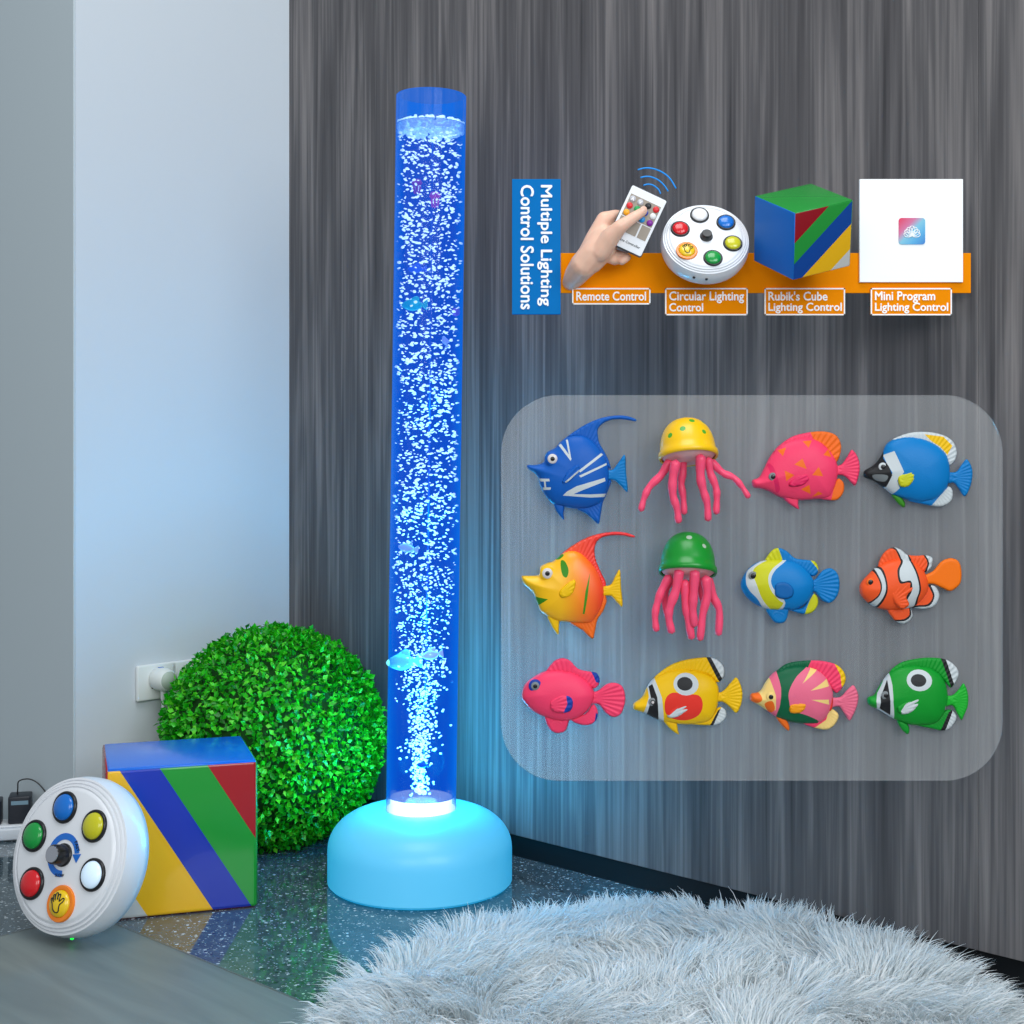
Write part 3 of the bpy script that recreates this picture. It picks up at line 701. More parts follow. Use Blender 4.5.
for row, keys in zip((12.6, 20, 27.4), ('sskr', 'rgbw', 'yocp')):
    for u, k in zip((6.2, 14.5, 23.2, 31.8), keys):
        p = ru(u, row); q = MB(); q.lathe([(.0036, 0), (.0036, .0007), (.0030, .0013), (0, .0015)], 20, 0, Matrix.Translation((p.x, -.0034, p.z)) @ Matrix.Rotation(math.pi/2, 4, 'X'))
        q.build('key', km[k], rem)
for s, u, v, w in (('A', 4.6, 14.4, 3.2), ('V', 13, 14.4, 3)):
    p = ru(u, v); text_obj(s, 'lettering', TXT, rem, width=w*sr, depth=.0002, M=Matrix.Translation((p.x, -.0049, p.z)) @ FACE)
p = ru(5.5, 55.2); text_obj('Remote Controller', 'lettering', INK, rem, width=28*sr, bold=.01, depth=.0002, M=Matrix.Translation((p.x, -.0031, p.z)) @ FACE)
# signal arcs on a clear sheet behind the remote's top edge
oa = rp(640, 192, .0042)
arcs = thing('signal_emblem', 'three bright blue curved signal arcs above the remote', 'emblem', oa)
ARC = mat('arc_blue', (0, 150, 240), rough=.5)
for pts in ([(644, 184.6), (648, 183.6), (652.5, 184.2), (657, 187), (659.6, 190), (660.8, 193)],
            [(641, 176.8), (646, 175.8), (652, 176.4), (659, 179.6), (664.5, 184.6), (668.4, 190.4)],
            [(638.3, 169), (645, 167.4), (653, 167.8), (662, 171.2), (670, 177.4), (676.4, 187.6)]):
    q = MB(); q.tube([rp(a_, b_, .0042)-oa for a_, b_ in smooth_open(pts, 6)], .95*sr, 10, flat=.8); q.build('arc', ARC, arcs)
q = MB(); q.prism(rounded_rect((632-640)*sr, (192-204)*sr, (679-640)*sr, (192-166)*sr, .004), .0008, .0014)
q.build('clear_sheet', clear_mat('clear_sheet', .002), arcs, smooth=False)

def blob(name, chains, vox, m, parent, org, smooth=6):
    """continuous surface over chains of tapering limbs"""
    v, f = ico(2); VV, FF = [], []; n = 0
    for ch in chains:
        for (p0, r0), (p1, r1) in zip(ch[:-1], ch[1:]):
            L = (p1-p0).length; k = max(2, int(L/(min(r0, r1)*.22))+1)
            for i in range(k+1):
                t = i/k; c = np.array((p0.lerp(p1, t)-org)[:]); VV.append(v*(r0+(r1-r0)*t)+c); FF.append(f+n); n += len(v)
    o = big_mesh(name, np.concatenate(VV), np.concatenate(FF), m, None)
    md = o.modifiers.new('r', 'REMESH'); md.mode = 'VOXEL'; md.voxel_size = vox; md.use_smooth_shade = True
    ms = o.modifiers.new('s', 'SMOOTH'); ms.iterations = smooth; ms.factor = .5
    dg = bpy.context.evaluated_depsgraph_get(); dg.update()
    me = bpy.data.meshes.new_from_object(o.evaluated_get(dg)); bpy.data.objects.remove(o); me.name = name
    me.polygons.foreach_set('use_smooth', [True]*len(me.polygons))
    o = bpy.data.objects.new(name, me); col.objects.link(o); o.parent = parent; return o
SKIN = mat('skin', (236, 190, 166), rough=.5, sss=.25, noise=.06, bscale=60, bump=.12)
oh = rp(590, 262, .02)
hand = thing('person', 'hand and wrist gripping the remote, thumb across its keys', 'person', oh)
def hp(px, py, dpx, r): return (rp(px, py, dpx*sr), r*sr)
chains = [
    [hp(572, 278, 37, 9), hp(577, 272, 25, 12.2), hp(584, 264, 10, 14.2), hp(594, 252, 6, 14.5), hp(604, 238, 6, 14)],      # forearm, wrist, palm
    [hp(584, 258, 8, 9), hp(594, 238, 8, 9), hp(605, 218, 9, 8.5)],                                             # index side of the palm
    [hp(594, 262, 9, 10), hp(607, 249, 9, 9.5), hp(613, 236, 9, 9)],
    [hp(600, 252, 0, 11), hp(611, 237, -8, 9.6), hp(618.5, 229.5, -13.5, 7.6), hp(628, 223, -13.6, 6.2), hp(634, 218.6, -12.6, 5.7), hp(642.5, 212.8, -8.6, 4.6)],   # thumb
    [hp(605, 218, 9, 8.2), hp(616, 213.5, 13, 6.4), hp(628, 214, 15, 5.8), hp(639, 220, 13, 5.0), hp(645, 224, 11, 4.6)],                 # index
    [hp(606, 224, 11, 8), hp(620, 223, 16, 6.4), hp(634, 228, 16, 5.8), hp(642, 234, 12, 4.8)],
    [hp(607, 233, 12, 8), hp(620, 237, 17, 6.2), hp(632, 244, 16, 5.6), hp(635.5, 249, 12.5, 4.8)],
    [hp(605, 246, 12, 8), hp(615, 251, 16, 6.0), hp(624, 254.5, 15, 5.2), hp(628.2, 253.8, 11.5, 4.6), hp(620, 260, 12, 3.9)],
    [hp(602, 252, 10, 8), hp(610, 256, 14, 5.6), hp(616, 259.2, 14, 4.6), hp(620, 258.5, 11, 4.0)],
]
chains[7] = [hp(605, 246, 12, 8), hp(614, 252, 16, 6.0), hp(625, 254.5, 15, 5.2), hp(628, 256, 11, 4.4), hp(622.5, 260.2, 9, 4.2)]
blob('hand', chains, .0008, SKIN, hand, oh, 40)
v, f = ico(3); nl = v*np.array([3.1, 1.1, 4.1])*sr
Rn = np.array((Matrix.Rotation(math.radians(58), 3, 'Y') @ Matrix.Rotation(math.radians(-18), 3, 'X'))[:]).reshape(3, 3)
big_mesh('thumbnail', nl @ Rn.T+np.array((rp(642.2, 211.6, -12.4*sr)-oh)[:]), f, mat('nail', (236, 190, 168), rough=.3), hand)

# ---------------------------------------------------------------- translucent board with toy sea creatures
YB = 1.592; sb = YB/F
def bX(px): return (px-512)*sb
def bZ(py): return CH-(py-HZ)*sb
opan = Vector((bX(752), YB, bZ(781)))
pan = thing('clear_board', 'large translucent rounded board behind the twelve toys', 'board', opan)
q = MB(); q.prism(rounded_rect(bX(501)-opan.x, 0, bX(1003)-opan.x, bZ(395)-opan.z, 58*sb, 14), 0, .005)
q.build('sheet', clear_mat('frosted_acrylic', .108, 'diffuse', (235, 235, 235), gloss=.25), pan, smooth=False, bevel=.0008)
for px, py in ((590, 470), (578, 588), (910, 470), (905, 590), (925, 697)): rod(pan, opan, px, py, YB+.005, sb, .003)

def inside(poly, pts):
    x, y = pts[:, 0], pts[:, 1]; c = np.zeros(len(pts), bool); P = np.asarray(poly); Q = np.roll(P, -1, 0)
    for (x1, y1), (x2, y2) in zip(P, Q):
        if y1 == y2: continue
        c ^= ((y1 > y) != (y2 > y)) & (x < (x2-x1)*(y-y1)/(y2-y1)+x1)
    return c
def dist(poly, pts):
    P = np.asarray(poly); Q = np.roll(P, -1, 0); d = np.full(len(pts), 1e9)
    for a, b in zip(P, Q):
        ab = b-a; L = (ab**2).sum()
        if L < 1e-12: continue
        t = np.clip(((pts-a) @ ab)/L, 0, 1); d = np.minimum(d, np.hypot(*(pts-a-t[:, None]*ab).T))
    return d
def resample(poly, sp):
    P = np.asarray(poly, float); Q = np.roll(P, -1, 0); out = []
    for a, b in zip(P, Q):
        n = max(1, int(round(np.hypot(*(b-a))/sp)))
        for i in range(n): out.append(a+(b-a)*i/n)
    r = []
    for p in out:
        if not r or np.hypot(*(p-r[-1])) > sp*.25: r.append(p)
    return np.array(r)
class Puff:
    """a puffed solid grown from an outline in picture units, y down"""
    def __init__(s, poly, T, W=None, pats=(), sp=1.6, rays=None, y0=0., pw=.5, sm=5, back=.6):
        s.poly = resample([tuple(p) for p in smooth_closed(poly, sm)] if sm > 1 else poly, sp)
        lo, hi = s.poly.min(0), s.poly.max(0)
        gx, gy = np.meshgrid(np.arange(lo[0], hi[0], sp), np.arange(lo[1], hi[1], sp*.866)); gx = gx+(np.arange(gx.shape[0]) % 2)[:, None]*sp/2
        g = np.stack([gx.ravel(), gy.ravel()], 1); g = g[inside(s.poly, g)]; dg_ = dist(s.poly, g); g = g[dg_ > sp*.55]
        pp = [resample([tuple(p) for p in (smooth_closed(pt, 4) if sm_ else pt)], sp*.8) for pt, mi, sm_ in pats]
        for q in pp:
            if len(g): g = g[dist(q, g) > sp*.3]
        allp = [Vector(p) for p in s.poly]; ed = [(i, (i+1) % len(s.poly)) for i in range(len(s.poly))]
        for q in pp:
            n = len(allp); allp += [Vector(p) for p in q]; ed += [(n+i, n+(i+1) % len(q)) for i in range(len(q))]
        allp += [Vector(p) for p in g]
        vs, _, fs, *_ = delaunay_2d_cdt(allp, ed, [], 0, 1e-4)
        s.v = np.array([v[:] for v in vs]); fs = np.array([f for f in fs if len(f) == 3])
        ce = s.v[fs].mean(1); k = inside(s.poly, ce); s.f = fs[k]; ce = ce[k]
        s.mi = np.zeros(len(s.f), int)
        for q, (pt, mi, sm_) in zip(pp, pats): s.mi[inside(q, ce)] = mi
        d = dist(s.poly, s.v); d[d < 1e-3] = 0; s.W = W or max(d.max(), 1e-3); s.T = T; s.pw = pw; s.y0 = y0; s.back = back
        s.d = d; s.rays = rays; s.h = s.height(s.v, d)
    def height(s, v, d):
        t = np.clip(d/s.W, 0, 1); h = s.T*(1-(1-t)**2)**s.pw
        if s.rays:
            (px, py), n, amp, r0 = s.rays
            a = np.arctan2(v[:, 1]-py, v[:, 0]-px); rr_ = np.hypot(v[:, 1]-py, v[:, 0]-px)
            h = h+amp*np.sin(a*n)*np.clip(t*2.5, 0, 1)*np.clip((rr_-r0)/(r0+.01), 0, 1)
        return h
    def top(s, x, y):
        p = np.array([[x, y]]); return float(s.height(p, dist(s.poly, p))[0])+s.y0
    def build(s, name, mats, parent, cx, cy, sc_):
        n = len(s.v); used = np.unique(s.f)
        bd = s.d == 0
        X = (s.v[:, 0]-cx)*sc_; Z = -(s.v[:, 1]-cy)*sc_
        Vf = np.stack([X, -(s.h+s.y0)*sc_, Z], 1); Vb = np.stack([X, (s.back*s.h-s.y0)*sc_, Z], 1)
        mp = np.arange(n); mpb = np.where(bd, mp, mp+n)
        Fa = np.concatenate([s.f, mpb[s.f][:, ::-1]]); V = np.concatenate([Vf, Vb]); u = np.unique(Fa); re = np.zeros(2*n, int); re[u] = np.arange(len(u))
        Fa = re[Fa]; V = V[u]
        # face winding: front faces look towards -y
        a, b, c = V[Fa[0][0]], V[Fa[0][1]], V[Fa[0][2]]
        if np.cross(b-a, c-a)[1] > 0: Fa = Fa[:, ::-1]
        return big_mesh(name, V, Fa, mats, parent, True, np.concatenate([s.mi, s.mi]))
def Z_(ox, oy, k): return lambda pts: [(ox+p[0]/k, oy+p[1]/k) for p in pts]
zA = Z_(520, 405, 8.5333); zJ = Z_(490, 380, 3.7926); zB = Z_(745, 420, 4.2667); zC = Z_(735, 540, 4.2667); zD = Z_(515, 650, 4.2667); zE = Z_(740, 650, 4.2667)
def ell(cx, cy, rx, ry=None, n=20):
    ry = ry or rx; return [(cx+rx*math.cos(2*math.pi*i/n), cy+ry*math.sin(2*math.pi*i/n)) for i in range(n)]
GRP = 'plastic toy sea creatures on the clear board'
def fish(name, label, z, body, mats, pats, fins, eye, T=12):
    """fins: (part name, outline, mats, patterns, rays or None, thickness, y offset)"""
    b = z(body); cx = sum(p[0] for p in b)/len(b); cy = sum(p[1] for p in b)/len(b)
    y_c = T*.6+.3                        # middle plane of the toy in front of the board, picture units
    kf = 1-(y_c+T*.5)*sb/YB
    root = thing(name, label, 'toy fish', (bX(cx)*kf, YB-.0003, CH+(bZ(cy)-CH)*kf), GRP)
    B = Puff(b, T, None, [(z(p), mi, sm_) for p, mi, sm_ in pats], y0=y_c, pw=.5)
    B.build('body', mats, root, cx, cy, sb)
    for nm, poly, fm, fp, rays, t, oy in fins:
        pl = z(poly); rv = None
        if rays: q = z([rays[0]])[0]; rv = (q, rays[1], rays[2] if len(rays) > 2 else .45, 3.)
        P = Puff(pl, t, 3.0 if t < 2.5 else 4.5, [(z(p), mi, sm_) for p, mi, sm_ in fp], sp=1.15, rays=rv, y0=y_c+oy, sm=4)
        if nm == 'pectoral_fin':
            c_ = np.mean(pl, 0); P.y0 = min(B.top(x_, y_) for x_, y_ in pl[::2])*.35+B.top(*c_)*.65-.4
        P.build(nm, fm, root, cx, cy, sb)
    (ex_, ey_), rings = eye; ex_, ey_ = z([(ex_, ey_)])[0]; hh = B.top(ex_, ey_)
    k = (z([(1, 0)])[0][0]-z([(0, 0)])[0][0])
    for i, (r, m) in enumerate(rings):
        r *= k; q = MB()
        base = hh-.9 if i == 0 else base+.28*pr_*math.sqrt(max(0, 1-(r/pr_)**2))+.10
        pr_ = r
        q.lathe([(r, -.3)]+[(r*math.cos(t*math.pi/12)+1e-4, r*.28*math.sin(t*math.pi/12)+.5) for t in range(0, 7)], 28, 0,
                Matrix.Translation(((ex_-cx)*sb, -base*sb, -(ey_-cy)*sb)) @ Matrix.Rotation(math.pi/2, 4, 'X') @ Matrix.Scale(sb, 4))
        o = q.build('eye' if i == 0 else 'iris' if i == 1 and len(rings) > 2 else 'pupil', m, root if i == 0 else first)
        if i == 0: first = o
    return root
t_blue = toy('toy_blue', (12, 92, 184)); t_blue2 = toy('toy_sky_blue', (4, 124, 196)); t_white = toy('toy_white', (205, 212, 214)); t_pink = toy('toy_pink', (252, 66, 108)); t_hot = toy('toy_deep_pink', (232, 40, 96))
t_yel = toy('toy_yellow', (248, 196, 12)); t_org = toy('toy_orange', (250, 112, 30)); t_red = toy('toy_red', (240, 58, 46)); t_grn = toy('toy_green', (16, 152, 46)); t_dgr = toy('toy_dark_green', (10, 98, 62))
t_blk = toy('toy_black', (34, 34, 36)); t_gry = toy('toy_grey', (128, 134, 136)); t_cream = toy('toy_cream', (250, 214, 130)); t_navy = toy('toy_navy', (24, 62, 160)); t_lime = toy('toy_lime', (205, 205, 30)); t_clown = toy('toy_clown_orange', (250, 92, 40))
t_mid = toy('toy_middle_blue', (10, 98, 168)); t_eyew = mat('eye_white', (214, 206, 204), rough=.25); t_pupil = mat('eye_black', (20, 18, 20), rough=.15); t_peg = toy('toy_rose', (240, 110, 140)); t_ora2 = toy('toy_tail_orange', (255, 120, 10)); t_mark = toy('toy_leaf_green', (60, 140, 30))

fish('toy_angelfish', 'blue toy angelfish with white streaks, tall swept fin, top left', zA,
  [(62,525),(75,512),(140,512),(205,490),(215,440),(240,400),(300,370),(345,320),(405,275),(470,258),(540,262),(600,290),(655,340),(700,400),(735,460),(755,530),(762,600),(757,680),(735,760),(690,830),(620,870),(540,885),(440,880),(370,865),(300,850),(250,810),(200,740),(170,670),(160,620),(120,575),(80,550)],
  [t_blue, t_white], [([(330,345),(350,332),(437,455),(430,478)],1,0),([(392,300),(408,297),(437,470),(420,450)],1,0),([(495,560),(690,412),(708,425),(510,575)],1,0),([(500,602),(735,495),(738,512),(515,617)],1,0),([(365,770),(400,735),(480,690),(720,620),(727,648),(540,720),(455,757),(600,760),(735,755),(738,782),(600,787)],1,0),([(165,628),(250,628),(255,650),(178,652)],1,0),([(195,703),(265,700),(262,720),(200,725)],1,0),([(205,650),(220,650),(226,704),(211,704)],1,0)],
  [('dorsal_fin', [(400,280),(470,225),(560,170),(660,125),(760,100),(860,92),(940,105),(990,128),(985,143),(940,136),(860,125),(780,130),(710,160),(668,205),(665,260),(680,330),(720,400),(755,470),(775,545),(740,520),(700,430),(640,360),(570,300),(480,275)], [t_blue], [], ((470,560),70), 1.6, 0),
   ('anal_fin', [(755,640),(780,650),(762,700),(735,770),(708,830),(690,930),(672,1012),(620,972),(560,922),(490,885),(560,850),(640,820),(700,770),(740,700)], [t_blue], [], ((420,600),90), 1.6, 0),
   ('pelvic_fin', [(290,830),(310,900),(345,945),(378,978),(374,920),(380,865),(340,830)], [t_blue], [], None, 2.2, 0),
   ('tail_fin', [(725,560),(790,552),(840,490),(895,428),(905,580),(918,740),(860,690),(800,640),(725,640)], [t_blue2], [], ((640,595),60), 1.7, 0),
   ('pectoral_fin', [(362,640),(400,570),(470,512),(508,520),(500,570),(440,640),(370,668)], [t_blue, t_white], [([(380,655),(500,552),(505,566),(395,662)],1,0)], ((330,690),36), 2.0, 0)],
  ((278,460), [(62, t_blue), (42, t_eyew), (19, t_pupil)]), 13)
yram = ramp_mat('toy_yellow_to_red', [(0, (250, 200, 10)), (.55, (250, 186, 12)), (.8, (250, 120, 25)), (1, (246, 72, 40))], -.055, .045)
fish('toy_angelfish', 'yellow toy angelfish shading to red at its tall swept fin', zJ,
  [(122,750),(128,745),(185,742),(192,712),(215,698),(240,690),(270,665),(300,650),(340,655),(380,690),(410,730),(430,780),(432,830),(415,880),(385,920),(340,925),(290,918),(255,915),(225,900),(195,880),(180,845),(165,810),(130,775)],
  [yram, t_mark], [([(270,685),(285,690),(297,720),(290,747),(275,740),(268,710)],1,1),([(245,680),(265,662),(280,666),(262,682)],1,1),([(378,730),(368,820),(357,885),(350,885),(360,800)],1,0),([(172,822),(220,830),(185,855)],1,0)],
  [('dorsal_fin', [(238,694),(300,640),(370,600),(440,582),(500,580),(545,593),(543,601),(500,593),(450,594),(415,607),(398,635),(400,680),(420,730),(440,775),(425,800),(405,745),(370,695),(320,668),(270,680)], [ramp_mat('toy_orange_to_red', [(0, (250, 170, 15)), (.45, (250, 90, 35)), (1, (240, 40, 45))], -.05, .05)], [], ((290,800),80), 1.6, 0),
   ('anal_fin', [(430,810),(442,840),(428,880),(408,910),(399,950),(388,983),(350,950),(302,918),(350,895),(400,870)], [t_org], [], ((300,800),80), 1.6, 0),
   ('pelvic_fin', [(218,890),(235,935),(258,966),(262,945),(260,905)], [t_yel], [], None, 2.2, 0),
   ('tail_fin', [(415,785),(455,780),(475,745),(492,722),(497,790),(502,860),(480,845),(455,820),(415,822)], [t_yel], [], ((380,800),60), 1.7, 0),
   ('pectoral_fin', [(262,800),(290,770),(320,755),(322,785),(305,815),(270,824)], [t_yel], [], ((250,820),36), 2.2, 0)],
  ((218,733), [(28, t_yel), (20, t_eyew), (9, t_pupil)]), 13)
fish('toy_butterflyfish', 'pink toy fish with orange triangles on its body', zB,
  [(35,265),(40,255),(65,245),(85,210),(110,160),(150,110),(200,85),(260,75),(320,90),(365,130),(395,180),(400,230),(385,290),(360,330),(300,338),(230,342),(180,335),(145,325),(110,305),(70,292),(42,288)],
  [t_pink, t_org, t_hot], [([(97,190),(120,200),(148,290),(135,308),(118,250)],2,1)]+[(p,1,0) for p in ([(140,130),(175,118),(160,155)],[(245,92),(285,88),(268,120)],[(205,190),(240,165),(258,210)],[(165,215),(205,235),(172,260)],[(280,235),(308,200),(328,240)],[(330,150),(355,125),(368,160)],[(235,295),(270,275),(278,315)],[(285,328),(310,303),(330,315)])],
  [('dorsal_fin', [(145,118),(200,75),(270,55),(340,50),(390,65),(412,100),(412,140),(395,180),(375,165),(340,118),(280,98),(210,98)], [t_pink, t_org], [([(272,30),(300,95),(345,118),(375,165),(400,215),(440,150),(400,30)],1,0)], ((230,260),64), 1.7, 0),
   ('anal_fin', [(320,332),(370,300),(388,262),(405,250),(425,270),(425,305),(405,335),(375,343)], [t_pink, t_org], [([(392,240),(440,240),(440,360),(368,350)],1,0)], ((330,240),64), 1.7, 0),
   ('pelvic_fin', [(160,318),(190,355),(232,380),(232,362),(225,330)], [t_pink], [], None, 2.2, 0),
   ('tail_fin', [(370,205),(415,190),(440,155),(460,128),(485,160),(493,200),(488,240),(472,280),(440,250),(415,235),(370,240)], [t_pink], [], ((370,215),44), 1.7, 0),
   ('hinge_slot', [(364,200),(372,196),(372,246),(364,250)], [t_hot], [], None, 1.2, 4),
   ('pectoral_fin', [(185,265),(220,235),(262,232),(268,258),(235,280),(190,283)], [t_hot], [], ((170,280),36), 2.0, 0)],
  ((118,242), [(18, t_gry), (10, t_pupil)]))
fish('toy_butterflyfish', 'sky blue toy fish with black face and yellow side fin', zB,
  [(513,230),(520,215),(560,190),(590,150),(610,105),(650,80),(710,72),(780,85),(840,120),(870,160),(880,220),(870,280),(830,330),(760,350),(700,340),(640,320),(600,290),(560,262),(518,245)],
  [t_blue2, t_blk, t_white, t_gry], [([(592,150),(635,133),(672,222),(645,258),(658,290),(628,322),(595,300),(615,250),(625,225),(605,190)],2,0),([(495,225),(560,160),(598,128),(592,165),(612,200),(624,235),(605,285),(570,285),(500,255)],1,0),([(545,235),(585,232),(608,240),(596,262),(560,256)],3,1)],
  [('dorsal_fin', [(632,88),(700,58),(780,52),(850,65),(895,95),(910,140),(900,175),(875,195),(862,165),(830,125),(770,95),(700,88)], [t_white, t_yel], [([(770,62),(850,72),(888,110),(868,150),(838,116),(800,92)],1,0)], ((740,230),64), 1.7, 0),
   ('anal_fin', [(700,342),(780,330),(850,290),(880,285),(893,310),(885,345),(850,367),(800,365)], [t_blue2, t_white], [([(795,370),(840,318),(875,280),(910,290),(900,370),(840,380)],1,0)], ((770,240),64), 1.7, 0),
   ('pelvic_fin', [(632,318),(655,350),(682,373),(690,355),(668,325)], [t_mark], [], None, 2.0, 0),
   ('tail_fin', [(862,225),(905,222),(930,190),(952,168),(972,200),(976,240),(965,290),(942,326),(915,290),(895,268),(862,270)], [t_blue2], [], ((860,245),44), 1.7, 0),
   ('hinge_slot', [(840,216),(850,214),(850,262),(840,264)], [t_gry], [], None, 1.2, 6),
   ('pectoral_fin', [(650,240),(690,222),(716,225),(715,255),(690,282),(655,280)], [t_lime], [], ((630,262),36), 2.0, 0)],
  ((588,200), [(18, t_white), (10, t_pupil)]))
fish('toy_reef_fish', 'blue toy fish with broad yellow band behind its eye', zC,
  [(30,190),(45,150),(80,110),(130,90),(200,85),(260,95),(310,130),(340,180),(335,230),(310,270),(260,300),(210,300),(160,300),(110,285),(70,260),(40,225)],
  [t_blue2, t_white, t_lime], [([(60,130),(130,88),(225,80),(172,125),(150,165),(160,205),(212,265),(180,320),(130,300),(95,250),(62,215),(48,180)],1,1),([(85,120),(140,90),(208,84),(160,120),(138,160),(148,210),(185,255),(203,270),(175,305),(143,285),(112,245),(90,190),(78,150)],2,1)],
  [('dorsal_fin', [(130,98),(160,50),(190,37),(225,50),(260,80),(310,88),(345,95),(360,125),(350,152),(325,155),(285,125),(230,105),(180,95)], [t_blue2, t_lime], [([(120,100),(165,35),(186,30),(206,84),(180,105)],2-1,0),([(325,85),(370,90),(365,140),(350,120)],1,1)], ((240,230),60), 1.8, 0),
   ('anal_fin', [(240,298),(290,290),(320,250),(335,228),(355,245),(358,275),(340,305),(310,318),(270,312)], [t_blue2, t_lime], [([(300,318),(335,235),(370,235),(360,315),(320,325)],1,1)], ((250,230),60), 1.8, 0),
   ('pelvic_fin', [(140,290),(155,330),(180,355),(215,352),(230,320),(225,290)], [t_blue2], [], ((190,270),50), 2.2, 0),
   ('tail_fin', [(308,180),(345,170),(375,135),(410,123),(440,145),(450,190),(440,240),(410,270),(375,260),(345,225),(308,222)], [t_blue2], [], ((300,195),44), 1.7, 0),
   ('hinge_slot', [(310,170),(318,168),(318,222),(310,224)], [t_gry], [], None, 1.2, 5),
   ('pectoral_fin', [(165,190),(190,176),(222,180),(245,205),(240,238),(205,250),(168,235)], [t_mid], [], None, 2.4, 0)],
  ((77,153), [(19, t_gry), (12, t_pupil)]))
fish('toy_clownfish', 'orange toy clownfish with white bands edged in black', zC,
  [(538,215),(545,185),(575,150),(620,110),(680,85),(740,85),(790,110),(825,160),(830,210),(810,250),(770,285),(710,300),(650,300),(590,280),(550,245)],
  [t_clown, t_blk, t_white], [([(584,122),(625,118),(644,180),(640,235),(606,296),(575,285),(570,272),(608,232),(616,190),(600,145)],1,1),([(600,124),(621,128),(637,180),(633,230),(600,288),(580,274),(612,236),(622,190),(608,146)],2,1),([(700,60),(752,60),(758,95),(778,150),(788,210),(778,250),(772,300),(714,310),(722,250),(738,210),(734,180),(696,182),(688,130),(708,92)],1,1),([(714,60),(744,60),(750,95),(770,150),(780,210),(770,250),(760,300),(724,310),(731,252),(748,212),(742,172),(703,174),(697,130),(717,92)],2,1)],
  [('dorsal_fin', [(618,118),(640,60),(680,35),(715,45),(740,65),(780,70),(820,68),(848,80),(845,115),(818,140),(785,128),(730,105),(680,98)], [t_clown, t_blk, t_white], [([(655,38),(690,46),(722,110),(760,110),(742,60),(700,25)],1,1),([(665,30),(695,42),(728,110),(750,110),(738,60),(700,20)],2,1),([(810,60),(870,60),(860,130),(812,150),(825,100)],1,1),([(818,60),(870,60),(860,130),(822,145),(832,100)],2,1)], ((720,220),60), 1.8, 0),
   ('anal_fin', [(760,282),(805,240),(828,200),(845,195),(865,205),(878,240),(860,280),(820,295),(775,292)], [t_clown, t_white, t_blk], [([(832,190),(900,190),(890,310),(760,310),(770,282),(825,275),(848,240)],2,1),([(842,190),(900,190),(890,310),(760,310),(775,288),(832,282),(855,240)],1,1)], ((760,220),60), 1.8, 0),
   ('pelvic_fin', [(658,290),(675,330),(700,352),(730,358),(760,335),(762,310),(740,285)], [t_clown, t_white, t_blk], [([(748,280),(775,290),(775,350),(720,375),(685,345),(725,338),(748,318)],2,1),([(754,285),(775,290),(775,350),(720,375),(690,350),(730,345),(755,322)],1,1)], ((700,260),50), 2.2, 0),
   ('tail_fin', [(812,155),(850,135),(885,95),(925,80),(960,95),(972,140),(965,190),(925,220),(885,205),(850,190),(812,190)], [t_ora2], [], None, 1.7, 0),
   ('pectoral_fin', [(660,235),(690,190),(725,172),(752,185),(752,215),(728,240),(738,275),(700,290)], [t_clown], [], ((650,270),30), 2.4, 0)],
  ((578,180), [(17, t_org), (11, t_pupil)]))
fish('toy_reef_fish', 'plain pink toy fish with blue eye ring and blue fin tips', zD,
  [(30,195),(45,150),(80,120),(130,95),(200,90),(270,110),(320,150),(340,195),(325,240),(290,280),(240,303),(180,305),(130,290),(80,265),(40,225)],
  [t_pink], [],
  [('dorsal_fin', [(134,102),(165,55),(200,40),(235,50),(270,85),(320,97),(350,105),(362,140),(340,168),(315,158),(270,122),(200,100)], [t_pink, t_navy], [([(318,85),(375,95),(370,150),(345,140),(335,115)],1,0)], ((240,240),56), 1.8, 0),
   ('anal_fin', [(240,300),(300,275),(332,235),(352,260),(348,300),(320,322),(280,322)], [t_pink, t_navy], [([(345,270),(365,290),(355,330),(318,330),(340,305)],1,0)], ((250,230),56), 1.8, 0),
   ('pelvic_fin', [(132,285),(145,335),(175,357),(210,352),(225,325),(222,295)], [t_pink], [], ((180,270),46), 2.2, 0),
   ('tail_fin', [(308,185),(350,180),(390,150),(430,145),(460,165),(470,215),(455,270),(425,290),(390,275),(355,235),(308,232)], [t_pink], [], ((300,208),44), 1.7, 0),
   ('hinge_slot', [(311,182),(319,180),(319,228),(311,230)], [t_hot], [], None, 1.2, 5),
   ('pectoral_fin', [(150,215),(190,190),(230,190),(248,215),(235,255),(190,265),(155,250)], [t_pink, t_navy], [([(215,180),(260,180),(260,265),(205,262),(222,225)],1,0)], ((130,235),30), 2.3, 0)],
  ((87,152), [(28, t_navy), (18, t_gry), (9, t_pupil)]))
